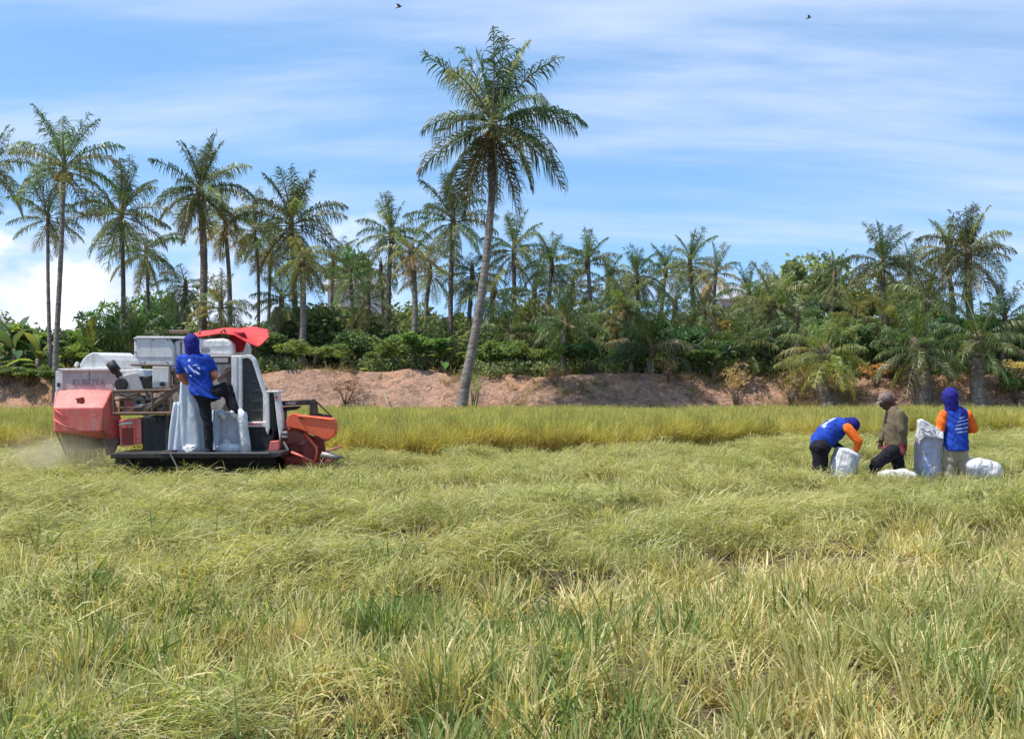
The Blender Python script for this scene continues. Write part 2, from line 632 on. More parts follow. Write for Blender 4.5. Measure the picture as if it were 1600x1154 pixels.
def soil_mat():
    m, t = new_mat('field_soil')
    out = N(t, 'ShaderNodeOutputMaterial')
    b = N(t, 'ShaderNodeBsdfPrincipled')
    g = N(t, 'ShaderNodeNewGeometry')
    n1 = noise_tex(t, 1.2, 6, 0.6, g.outputs['Position'])
    n2 = noise_tex(t, 30, 4, 0.6, g.outputs['Position'])
    c = ramp(t, n1, [(0.3, (0.085, 0.05, 0.03)), (0.5, (0.12, 0.078, 0.042)), (0.7, (0.15, 0.105, 0.055))])
    c = mixc(t, 1.0, c, ramp(t, n2, [(0.3, (0.6,) * 3), (0.7, (1.2,) * 3)]), 'MULTIPLY')
    t.links.new(c, b.inputs['Base Color'])
    b.inputs['Roughness'].default_value = 0.95
    bp = N(t, 'ShaderNodeBump')
    bp.inputs['Strength'].default_value = 0.8
    bp.inputs['Distance'].default_value = 0.04
    t.links.new(n2, bp.inputs['Height'])
    t.links.new(bp.outputs[0], b.inputs['Normal'])
    t.links.new(b.outputs[0], out.inputs[0])
    return m


def bank_mat():
    m, t = new_mat('bare_brown_earth')
    out = N(t, 'ShaderNodeOutputMaterial')
    b = N(t, 'ShaderNodeBsdfPrincipled')
    g = N(t, 'ShaderNodeNewGeometry')
    n1 = noise_tex(t, 0.5, 6, 0.62, g.outputs['Position'])
    n2 = noise_tex(t, 3.2, 6, 0.65, g.outputs['Position'], 0.6)
    n3 = noise_tex(t, 7, 5, 0.65, g.outputs['Position'])
    c = ramp(t, n1, [(0.3, (0.33, 0.19, 0.13)), (0.48, (0.39, 0.235, 0.16)), (0.62, (0.43, 0.225, 0.135)), (0.75, (0.37, 0.255, 0.145))])
    c = mixc(t, ramp(t, n2, [(0.48, (0, 0, 0)), (0.62, (0.85,) * 3)]), c, (0.19, 0.12, 0.085))
    c = mixc(t, 1.0, c, ramp(t, n3, [(0.3, (0.65,) * 3), (0.7, (1.25,) * 3)]), 'MULTIPLY')
    t.links.new(c, b.inputs['Base Color'])
    b.inputs['Roughness'].default_value = 0.95
    bp = N(t, 'ShaderNodeBump')
    bp.inputs['Strength'].default_value = 0.9
    bp.inputs['Distance'].default_value = 0.14
    t.links.new(n3, bp.inputs['Height'])
    t.links.new(bp.outputs[0], b.inputs['Normal'])
    t.links.new(b.outputs[0], out.inputs[0])
    return m


M['soil'] = soil_mat()
M['bank'] = bank_mat()


def rows(a, b, s0, s1):
    out = [a]
    while out[-1] < b:
        f = (out[-1] - a) / (b - a)
        out.append(out[-1] + s0 + (s1 - s0) * f)
    return np.array(out)


gr = grid_mesh('field', np.linspace(-22, 24, 300), rows(1.0, 47.5, 0.09, 0.35), ground)
tag(link('field', gr, M['soil']), 'brown soil of the harvested rice field showing between the straw', 'field', kind='structure')
bk = grid_mesh('earth_bank', np.linspace(-42, 44, 620), np.concatenate([np.linspace(43.8, 49.5, 70), np.linspace(50, 90, 40)]),
               lambda x, y: bank_z(x, y) - 0.06 * (y < 44.3))
tag(link('earth_bank', bk, M['bank']), 'bare brown earth bank along the far edge of the field', 'earth bank', kind='structure')
far = grid_mesh('plateau', np.array([-2500, -600, -60, 60, 600, 2500.0]), np.array([-400.0, -2, 0.9]), lambda x, y: x * 0 - 0.1)
tag(link('ground', far, M['soil']), 'ground carrying on behind the camera', 'ground', kind='structure')
far2 = grid_mesh('far_plain', np.array([-2500, -600, -43, 43, 600, 2500.0]), np.array([0.9, 46.0, 89.0, 600.0, 2600.0]),
                 lambda x, y: np.where(y > 60, 1.0, -0.12))
tag(link('plain', far2, M['bank']), 'flat land beyond the palms reaching to the horizon', 'plain', kind='structure')


# ------------------------------------------------------------------ blades
def blades(n, seed, spread, length, width, e0, bend, az=None, nseg=3, zrange=(0, 0), taper=1.0, twist=0.6, sq=1.0):
    """n curved strips; e0/bend in degrees; az = (mean, spread) or None for any heading"""
    r = np.random.default_rng(seed)
    ang = r.uniform(0, 2 * np.pi, n)
    rad = spread * np.sqrt(r.uniform(0, 1, n))
    p = np.stack([np.cos(ang) * rad, np.sin(ang) * rad * sq, r.uniform(*zrange, n)], -1)
    if az is None:
        a = ang + r.normal(0, 0.7, n)
    else:
        a = math.radians(az[0]) + r.normal(0, math.radians(az[1]), n) + np.where(r.uniform(0, 1, n) < 0.35, np.pi, 0)
    L = r.uniform(*length, n)
    W = r.uniform(*width, n)
    e = np.radians(r.uniform(*e0, n))
    k = np.radians(r.uniform(*bend, n))
    tw = a + np.pi / 2 + r.normal(0, twist, n)
    side = np.stack([np.cos(tw), np.sin(tw), r.normal(0, 0.25, n)], -1)
    side /= np.linalg.norm(side, axis=1)[:, None]
    V = np.zeros((n, nseg + 1, 2, 3))
    cur = p.copy()
    al = np.zeros((n, nseg + 1, 2))
    for j in range(nseg + 1):
        t = j / nseg
        w = W * (1 - taper * t ** 1.5) * 0.5 if taper < 1 else W * (1 - t) ** 0.6 * 0.5 + 0.0004
        V[:, j, 0] = cur - side * w[:, None]
        V[:, j, 1] = cur + side * w[:, None]
        al[:, j, :] = t
        ee = e - k * (j + 0.5) / nseg
        d = np.stack([np.cos(a) * np.cos(ee), np.sin(a) * np.cos(ee), np.sin(ee)], -1)
        cur = cur + d * (L / nseg)[:, None]
    base = np.arange(n)[:, None] * (nseg + 1) * 2 + np.arange(nseg)[None, :] * 2
    f = np.stack([base, base + 1, base + 3, base + 2], -1).reshape(-1, 4)
    tint = np.repeat(r.uniform(0, 1, n), (nseg + 1) * 2)
    return V.reshape(-1, 3), f, tint, al.reshape(-1)


def join_blades(name, parts, mat):
    v, f, ti, al, b = [], [], [], [], 0
    for p in parts:
        v.append(p[0])
        f.append(p[1] + b)
        ti.append(p[2])
        al.append(p[3])
        b += len(p[0])
    me = np_mesh(name, np.concatenate(v), np.concatenate(f), attrs={'tint': np.concatenate(ti), 'along': np.concatenate(al)})
    me.materials.append(mat)
    return me


def grass_mat(name, low, mid, high, dry, green, pscale=0.5, dry_at=0.7, transl=0.4, bias=0.0, spec=0.3):
    """low/mid/high: colour of the plant from foot to tip; dry blades mixed in; patches of greener growth"""
    m, t = new_mat(name)
    ti = N(t, 'ShaderNodeAttribute', attribute_name='tint').outputs['Fac']
    al = N(t, 'ShaderNodeAttribute', attribute_name='along').outputs['Fac']
    g = N(t, 'ShaderNodeNewGeometry')
    n1 = noise_tex(t, pscale, 5, 0.62, g.outputs['Position'], 0.4)
    n2 = noise_tex(t, pscale * 6, 3, 0.6, g.outputs['Position'])
    c = ramp(t, al, [(0.05, low), (0.45, mid), (0.95, high)])
    pf = ramp(t, n1, [(0.42 - bias, (0, 0, 0)), (0.66 - bias, (0.85,) * 3)])
    c = mixc(t, pf, c, green)
    df = ramp(t, ti, [(dry_at - 0.1, (0, 0, 0)), (dry_at + 0.05, (0.9,) * 3)])
    c = mixc(t, df, c, dry)
    c = mixc(t, 1.0, c, ramp(t, n2, [(0.3, (0.66,) * 3), (0.7, (1.3,) * 3)]), 'MULTIPLY')
    leaf_shader(t, c, transl, 0.55, spec)
    return m


M['stubble'] = grass_mat('rice_stubble_stalks', (0.32, 0.20, 0.09), (0.50, 0.42, 0.17), (0.42, 0.43, 0.15), (0.74, 0.62, 0.33), (0.19, 0.28, 0.07), 0.55, 0.66)
M['straw'] = grass_mat('cut_rice_straw', (0.38, 0.37, 0.13), (0.38, 0.385, 0.125), (0.345, 0.38, 0.11), (0.58, 0.51, 0.26), (0.235, 0.305, 0.075), 0.6, 0.68)
M['weed'] = grass_mat('green_rice_leaves', (0.26, 0.25, 0.09), (0.17, 0.24, 0.06), (0.165, 0.24, 0.06), (0.56, 0.48, 0.24), (0.12, 0.20, 0.05), 0.8, 0.8)
M['rice'] = grass_mat('ripe_standing_rice', (0.62, 0.45, 0.16), (0.55, 0.45, 0.13), (0.41, 0.40, 0.11), (0.56, 0.47, 0.18), (0.33, 0.36, 0.09), 0.25, 0.8)
M['bank_grass'] = grass_mat('dry_bank_grass', (0.33, 0.24, 0.12), (0.36, 0.29, 0.13), (0.28, 0.27, 0.10), (0.42, 0.31, 0.17), (0.14, 0.19, 0.06), 0.4, 0.75, 0.3)


def scatter(name, pts, rot, scl, idx, kinds, mat, label, cat):
    """ONE stuff object: geometry nodes put a small tuft on every point"""
    me = bpy.data.meshes.new(name)
    n = len(pts)
    me.vertices.add(n)
    me.vertices.foreach_set('co', np.asarray(pts, np.float32).reshape(-1))
    a = me.attributes.new('rot', 'FLOAT_VECTOR', 'POINT')
    a.data.foreach_set('vector', np.asarray(rot, np.float32).reshape(-1))
    a = me.attributes.new('scl', 'FLOAT_VECTOR', 'POINT')
    a.data.foreach_set('vector', np.asarray(scl, np.float32).reshape(-1))
    a = me.attributes.new('idx', 'INT', 'POINT')
    a.data.foreach_set('value', np.asarray(idx, np.int32))
    col = bpy.data.collections.new(name + '_tufts')
    for i, k in enumerate(kinds):
        o = bpy.data.objects.new('%s_tuft_%02d' % (name, i), k)
        col.objects.link(o)
    ng = bpy.data.node_groups.new(name, 'GeometryNodeTree')
    ng.interface.new_socket('Geometry', in_out='INPUT', socket_type='NodeSocketGeometry')
    ng.interface.new_socket('Geometry', in_out='OUTPUT', socket_type='NodeSocketGeometry')
    gi, go = ng.nodes.new('NodeGroupInput'), ng.nodes.new('NodeGroupOutput')
    ip = ng.nodes.new('GeometryNodeInstanceOnPoints')
    ci = ng.nodes.new('GeometryNodeCollectionInfo')
    ci.inputs['Collection'].default_value = col
    ci.inputs['Separate Children'].default_value = True
    ci.inputs['Reset Children'].default_value = True
    ip.inputs['Pick Instance'].default_value = True

    def na(nm, typ):
        q = ng.nodes.new('GeometryNodeInputNamedAttribute')
        q.data_type = typ
        q.inputs['Name'].default_value = nm
        return q.outputs['Attribute']
    L = ng.links.new
    L(gi.outputs[0], ip.inputs['Points'])
    L(ci.outputs[0], ip.inputs['Instance'])
    L(na('idx', 'INT'), ip.inputs['Instance Index'])
    L(na('rot', 'FLOAT_VECTOR'), ip.inputs['Rotation'])
    L(na('scl', 'FLOAT_VECTOR'), ip.inputs['Scale'])
    L(ip.outputs[0], go.inputs[0])
    o = link(name, me)
    me.materials.append(mat)
    md = o.modifiers.new('scatter', 'NODES')
    md.node_group = ng
    return tag(o, label, cat, kind='stuff')


R0 = np.random.default_rng(7)


def frustum_pts(density, y0, y1, margin=2.2, jitter=True):
    out = []
    y = y0
    while y < y1:
        w = 0.842 * y / 2 + margin
        step = 0.5
        n = int(density(y) * 2 * w * step) if callable(density) else int(density * 2 * w * step)
        out.append(np.stack([R0.uniform(-w, w, n), R0.uniform(y, y + step, n)], -1))
        y += step
    return np.concatenate(out)


def in_front_of_crop(p, m=0.0):
    return p[:, 1] < edge_y(p[:, 0]) - m


HX0, HX1, HY0, HY1 = -6.4, -3.0, 17.75, 20.6      # where the machine stands


def off_machine(p):
    return ~((p[:, 0] > HX0) & (p[:, 0] < HX1) & (p[:, 1] > HY0) & (p[:, 1] < HY1))


# stubble: upright cut stalks, planted in hills
st_kinds = []
for s in range(8):
    st_kinds.append(join_blades('stubble_hill', [
        blades(24, 100 + s, 0.05, (0.14, 0.30), (0.006, 0.013), (64, 89), (-5, 25), taper=0.6),
        blades(12, 200 + s, 0.05, (0.20, 0.38), (0.007, 0.015), (48, 84), (10, 85)),
        blades(6, 300 + s, 0.07, (0.16, 0.30), (0.006, 0.010), (5, 40), (0, 50))], M['stubble']))
p = frustum_pts(lambda y: 40 if y < 9 else (28 if y < 14 else 16), 3.2, 27.0)
p = p[in_front_of_crop(p, 0.1) & off_machine(p)]
m = matness(p[:, 0], p[:, 1])
bare = fbm(p[:, 0] * 1.1, p[:, 1] * 1.1, 95)
keep = R0.uniform(0, 1, len(p)) < (1.0 - 0.55 * m) * (0.75 + 0.25 * sstep(bare, 0.34, 0.5))
p, m = p[keep], m[keep]
z = ground(p[:, 0], p[:, 1]) - 0.01
n = len(p)
hs = (0.45 + 0.95 * fbm(p[:, 0] * 0.9, p[:, 1] * 0.9, 91)) * (1.0 - 0.25 * m)
lean = 0.24
rot = np.stack([R0.normal(0, lean, n) * 0.7, R0.normal(0.10, lean, n), R0.uniform(0, 6.28, n)], -1)
scl = np.stack([R0.uniform(0.8, 1.4, n)] * 2 + [hs * R0.uniform(0.75, 1.25, n)], -1)
M['dry_stubble'] = grass_mat('pale_dry_stubble', (0.38, 0.25, 0.12), (0.60, 0.50, 0.22), (0.60, 0.54, 0.23), (0.82, 0.70, 0.40), (0.34, 0.38, 0.12), 0.7, 0.64)
dry_kinds = []
for s in range(5):
    dry_kinds.append(join_blades('dry_hill', [
        blades(26, 1500 + s, 0.06, (0.12, 0.26), (0.006, 0.014), (50, 88), (0, 60), taper=0.6),
        blades(14, 1600 + s, 0.09, (0.14, 0.30), (0.006, 0.012), (5, 40), (0, 60))], M['dry_stubble']))
vb = -p[:, 0] * math.sin(A_) + p[:, 1] * math.cos(A_) + (fbm(p[:, 0] * 0.7, p[:, 1] * 0.7, 303) - 0.5) * 1.6
db = R0.uniform(0, 1, n) < 0.6 * sstep(vb, 4.4, 5.1) * (1 - sstep(vb, 6.0, 7.0)) * sstep(p[:, 0], -1.2, 0.4)
q_ = np.column_stack([p, z])
scatter('dry_stubble', q_[db], rot[db], scl[db] * 1.15, R0.integers(0, 5, int(db.sum())), dry_kinds, M['dry_stubble'],
        'pale dry straw stubble in a diagonal band at the lower right', 'stubble')
p, z, rot, scl = p[~db], z[~db], rot[~db], scl[~db]
n = len(p)
scatter('rice_stubble', np.column_stack([p, z]), rot, scl, R0.integers(0, 8, n), st_kinds, M['stubble'],
        'cut rice stubble of straw-yellow and green stalks across the field', 'stubble')

# straw mats: long leaves lying in swirls over the stubble
mt_kinds = []
for s in range(8):
    mt_kinds.append(join_blades('straw_mat', [
        blades(44, 400 + s, 0.30, (0.10, 0.26), (0.007, 0.014), (-4, 28), (5, 55), az=(0, 24), zrange=(0.0, 0.12), sq=0.7, twist=1.0),
        blades(26, 500 + s, 0.30, (0.08, 0.2), (0.006, 0.013), (5, 55), (20, 100), az=(0, 45), zrange=(0.03, 0.13), sq=0.7, twist=1.2),
        blades(7, 600 + s, 0.30, (0.15, 0.32), (0.004, 0.008), (-5, 18), (0, 40), az=(0, 70), zrange=(0.06, 0.13))], M['straw']))
p = frustum_pts(lambda y: 48 if y < 9 else (38 if y < 15 else 26), 3.0, 36.0)
p = p[in_front_of_crop(p, 0.45) & off_machine(p)]
m = matness(p[:, 0], p[:, 1])
lump = fbm(p[:, 0] * 1.5, p[:, 1] * 1.5, 21, 3)
vm = -p[:, 0] * math.sin(A_) + p[:, 1] * math.cos(A_)
m = m * (1 - 0.75 * sstep(vm, 4.4, 5.1) * (1 - sstep(vm, 6.0, 7.0)) * sstep(p[:, 0], -1.2, 0.4))
keep = R0.uniform(0, 1, len(p)) < sstep(m, 0.3, 0.75) * (0.55 + 0.45 * sstep(lump, 0.34, 0.52))
p, m, lump = p[keep], m[keep], lump[keep]
n = len(p)
flow = (fbm(p[:, 0] * 0.4, p[:, 1] * 0.4, 71, 3) - 0.5) * 7.5 + 0.45
z = ground(p[:, 0], p[:, 1]) + 0.01 + (0.05 + 0.12 * sstep(lump, 0.4, 0.6)) * m * R0.uniform(0.2, 1, n)
rot = np.stack([R0.normal(0, 0.2, n), R0.normal(0, 0.2, n), flow + R0.normal(0, 0.2, n)], -1)
scl = np.stack([R0.uniform(0.7, 1.2, n), R0.uniform(0.7, 1.2, n), R0.uniform(0.6, 1.15, n)], -1)
scatter('cut_straw', np.column_stack([p, z]), rot, scl, R0.integers(0, 8, n), mt_kinds, M['straw'],
        'yellow-green cut rice straw lying in swirling rows on the stubble', 'straw')

# taller green leaves left standing near the camera and in clumps
wd_kinds = []
for s in range(6):
    wd_kinds.append(join_blades('leaf_clump', [
        blades(14, 700 + s, 0.06, (0.22, 0.42), (0.011, 0.022), (60, 88), (8, 70), nseg=4),
        blades(9, 800 + s, 0.05, (0.16, 0.30), (0.008, 0.012), (55, 88), (0, 25), taper=0.3, nseg=4)], M['weed']))
p = frustum_pts(lambda y: 34 if y < 7.5 else (13 if y < 11 else 7), 3.2, 22.0)
p = p[in_front_of_crop(p, 0.2) & off_machine(p)]
cl = fbm(p[:, 0] * 0.8, p[:, 1] * 1.0, 131)
keep = R0.uniform(0, 1, len(p)) < sstep(cl, 0.40, 0.60) * (0.45 + 0.55 * (p[:, 1] < 7.5)) * (1 - 0.6 * matness(p[:, 0], p[:, 1]))
p = p[keep]
n = len(p)
rot = np.stack([R0.normal(0, 0.18, n), R0.normal(0.08, 0.18, n), R0.uniform(0, 6.28, n)], -1)
sc = R0.uniform(0.6, 1.1, n)
scatter('green_rice_leaves', np.column_stack([p, ground(p[:, 0], p[:, 1])]), rot, np.stack([sc, sc, sc], -1), R0.integers(0, 6, n), wd_kinds, M['weed'],
        'tall green rice leaves standing in clumps among the near stubble', 'rice leaves')

# the crop that still stands
rc_kinds = []
for s in range(6):
    rc_kinds.append(join_blades('rice_hill', [
        blades(20, 900 + s, 0.06, (0.50, 0.66), (0.007, 0.012), (78, 90), (5, 30), nseg=3, taper=0.5),
        blades(24, 1000 + s, 0.07, (0.50, 0.74), (0.008, 0.014), (66, 88), (15, 75), nseg=4),
        blades(8, 1100 + s, 0.05, (0.58, 0.70), (0.010, 0.015), (75, 88), (50, 120), nseg=4, taper=0.4)], M['rice']))
pts = []
y = 21.5
while y < 46.0:
    w = 0.842 * y / 2 + 3.5
    d = 30 if y < 29 else (20 if y < 36 else 13)
    k = int(d * 2 * w * 0.5)
    pts.append(np.stack([R0.uniform(-w, w, k), R0.uniform(y, y + 0.5, k)], -1))
    y += 0.5
p = np.concatenate(pts)
ragged = (fbm(p[:, 0] * 1.5, p[:, 1] * 0 + 3, 151) - 0.5) * 0.9
p = p[(p[:, 1] > edge_y(p[:, 0]) + ragged) & (bank_z(p[:, 0], p[:, 1]) < 0.12) & ~((p[:, 1] < 22.6) & (p[:, 0] > -7) & (p[:, 0] < -2.4))]
n = len(p)
sc = 0.98 + 0.24 * fbm(p[:, 0] * 0.4, p[:, 1] * 0.4, 161) + R0.normal(0, 0.10, n)
wd = np.where(p[:, 1] > 33, 1.6, 1.15)
scatter('rice_crop', np.column_stack([p, ground(p[:, 0], p[:, 1]) - 0.02]), np.stack([R0.normal(0, 0.07, n), R0.normal(0, 0.07, n), R0.uniform(0, 6.28, n)], -1),
        np.stack([wd, wd, sc], -1), R0.integers(0, 6, n), rc_kinds, M['rice'],
        'uncut ripe yellow-green rice standing in a band before the bank', 'rice crop')

# ------------------------------------------------------------------ palms
M['frond'] = foliage_mat('palm_leaflets', 0.48, 0.38, 0.5, 0.3, 0.6)
M['leaf'] = foliage_mat('shrub_leaves', 0.52, 0.5, 0.3, 0.42, 0.9)
M['rachis'] = paint('palm_leaf_stalk', (0.30, 0.27, 0.12), (0.2, 0.15, 0.08), amount=0.4, rough=0.5)
M['coconut'] = paint('yellow_green_coconut', (0.33, 0.27, 0.07), (0.2, 0.14, 0.06), amount=0.5, rough=0.45)
M['fibre'] = paint('brown_palm_fibre', (0.19, 0.14, 0.09), (0.09, 0.06, 0.04), amount=0.8, rough=0.9, scale=6)


def trunk_mat(name, c0, c1):
    m, t = new_mat(name)
    out = N(t, 'ShaderNodeOutputMaterial')
    b = N(t, 'ShaderNodeBsdfPrincipled')
    tc = N(t, 'ShaderNodeTexCoord')
    mp = N(t, 'ShaderNodeMapping')
    mp.inputs['Scale'].default_value = (1.2, 1.2, 7.0)
    t.links.new(tc.outputs['Object'], mp.inputs[0])
    n1 = noise_tex(t, 1.3, 4, 0.6, mp.outputs[0])
    n2 = noise_tex(t, 9, 5, 0.65, tc.outputs['Object'])
    c = mixc(t, ramp(t, n1, [(0.38, (0, 0, 0)), (0.62, (1, 1, 1))]), c0, c1)
    c = mixc(t, 1.0, c, ramp(t, n2, [(0.3, (0.65,) * 3), (0.7, (1.25,) * 3)]), 'MULTIPLY')
    t.links.new(c, b.inputs['Base Color'])
    b.inputs['Roughness'].default_value = 0.9
    bp = N(t, 'ShaderNodeBump')
    bp.inputs['Strength'].default_value = 0.9
    bp.inputs['Distance'].default_value = 0.05
    t.links.new(n1, bp.inputs['Height'])
    t.links.new(bp.outputs[0], b.inputs['Normal'])
    t.links.new(b.outputs[0], out.inputs[0])
    return m


M['trunk'] = trunk_mat('grey_brown_palm_bark', (0.15, 0.125, 0.11), (0.25, 0.22, 0.195))
M['trunk_dark'] = trunk_mat('dark_palm_bark', (0.11, 0.085, 0.07), (0.20, 0.16, 0.13))
M['bark'] = trunk_mat('shrub_bark', (0.13, 0.10, 0.075), (0.22, 0.17, 0.13))


def frond_mesh(e0, droop, seed, dead=False, pairs=54):
    r = np.random.default_rng(seed)
    S = 15
    s = np.linspace(0, 1, S + 1)
    swing = r.normal(0, 0.12)
    e = np.radians(e0 - droop * s ** 1.35)
    hd = swing * s ** 2
    d = np.stack([np.cos(e) * np.cos(hd), np.cos(e) * np.sin(hd), np.sin(e)], -1)
    P = np.concatenate([[[0, 0, 0]], np.cumsum(d[:-1] / S, 0)])
    V, Q, T, ti, mi = [], [], [], [], []
    # stalk, three sided
    for j in range(S + 1):
        w = 0.016 * (1 - 0.85 * s[j]) + 0.002
        tx = d[j]
        sd_ = np.array([-math.sin(hd[j]), math.cos(hd[j]), 0])
        up = np.cross(tx, sd_)
        V += [P[j] + sd_ * w, P[j] - sd_ * w, P[j] + (-up if up[2] > 0 else up) * w * 0.9]
        ti += [0.5] * 3
    for j in range(S):
        for k in range(3):
            a, b2 = j * 3 + k, j * 3 + (k + 1) % 3
            Q.append((a, b2, b2 + 3, a + 3))
            mi.append(1)
    nq_st = len(Q)
    tri = []
    lq = []
    for i in range(pairs):
        u = 0.15 + 0.85 * (i + 0.5) / pairs
        f = u * S
        j = min(int(f), S - 1)
        q = P[j] + (P[j + 1] - P[j]) * (f - j)
        tx = d[j]
        sd_ = np.array([-math.sin(hd[j]), math.cos(hd[j]), 0])
        up = np.cross(tx, sd_)
        up = up if up[2] >= 0 else -up
        prof = math.sin(math.pi * (0.16 + 0.80 * (i + 0.5) / pairs)) ** 0.75
        if i % 7 == 0:
            tear = [r.uniform() < 0.16, r.uniform() < 0.16]
        for sg in (-1, 1):
            if r.uniform() < (0.3 if dead else 0.09) or (tear[(sg + 1) // 2] and i > 10 and r.uniform() < 0.7):
                continue
            ln = (0.36 if e0 < 50 else 0.31) * prof * r.uniform(0.75, 1.12)
            al = math.radians((24 if e0 < 50 else 38) + 30 * u + r.normal(0, 9))
            v = sd_ * sg * math.cos(al) + tx * math.sin(al) + up * (0.32 if not dead else 0.0) + r.normal(0, 0.08, 3)
            v /= np.linalg.norm(v)
            sag = (0.45 + 0.8 * r.uniform()) * (2.2 if e0 < 50 else 1.2) * (1.8 if dead else 1.0)
            v2 = v + np.array([0, 0, -sag])
            v2 /= np.linalg.norm(v2)
            v3 = v2 + np.array([0, 0, -sag * 0.9])
            v3 /= np.linalg.norm(v3)
            w = 0.0135 * r.uniform(0.8, 1.25)
            wd = tx * 0.8 + up * 0.35 * r.normal()
            wd = wd / np.linalg.norm(wd) * w
            b0 = len(V)
            p1 = q + v * ln * 0.4
            p2 = p1 + v2 * ln * 0.35
            p3 = p2 + v3 * ln * 0.3
            V += [q - wd * 0.4, q + wd * 0.4, p1 - wd * 0.5, p1 + wd * 0.5, p2 - wd * 0.36, p2 + wd * 0.36, p3]
            ti += [r.uniform()] * 7
            lq += [(b0, b0 + 1, b0 + 3, b0 + 2), (b0 + 2, b0 + 3, b0 + 5, b0 + 4)]
            tri.append((b0 + 4, b0 + 5, b0 + 6))
    Q += lq
    me = np_mesh('palm_frond', np.array(V), np.array(Q), np.array(tri), {'tint': ti}, smooth=False,
                 mat_idx=[1] * nq_st + [0] * (len(lq) + len(tri)))
    me.materials.append(M['frond'])
    me.materials.append(M['rachis'])
    return me


FR = {}
for e0, dr in ((84, 10), (72, 22), (58, 36), (42, 48), (24, 56), (5, 54), (-18, 44), (-42, 30), (-66, 14)):
    FR[e0] = [frond_mesh(e0, dr * f, 1000 + e0 * 3 + k) for k, f in enumerate((0.75, 1.05, 1.25))]
FRDEAD = [frond_mesh(e0, 25, 900 + e0, True, 34) for e0 in (-55, -72, -80)]
EL = sorted(FR.keys(), reverse=True)

GREEN, OLIVE, YEL = (0.085, 0.135, 0.052), (0.16, 0.19, 0.075), (0.38, 0.32, 0.085)
PALE, BROWN, GREYD = (0.24, 0.27, 0.15), (0.31, 0.20, 0.11), (0.38, 0.32, 0.25)
DEEP = (0.060, 0.105, 0.045)


def lerp(a, b, t):
    return tuple(x + (y - x) * t for x, y in zip(a, b))


def px_path(pts, Y):
    return [U(a, b, Y) for a, b in pts]


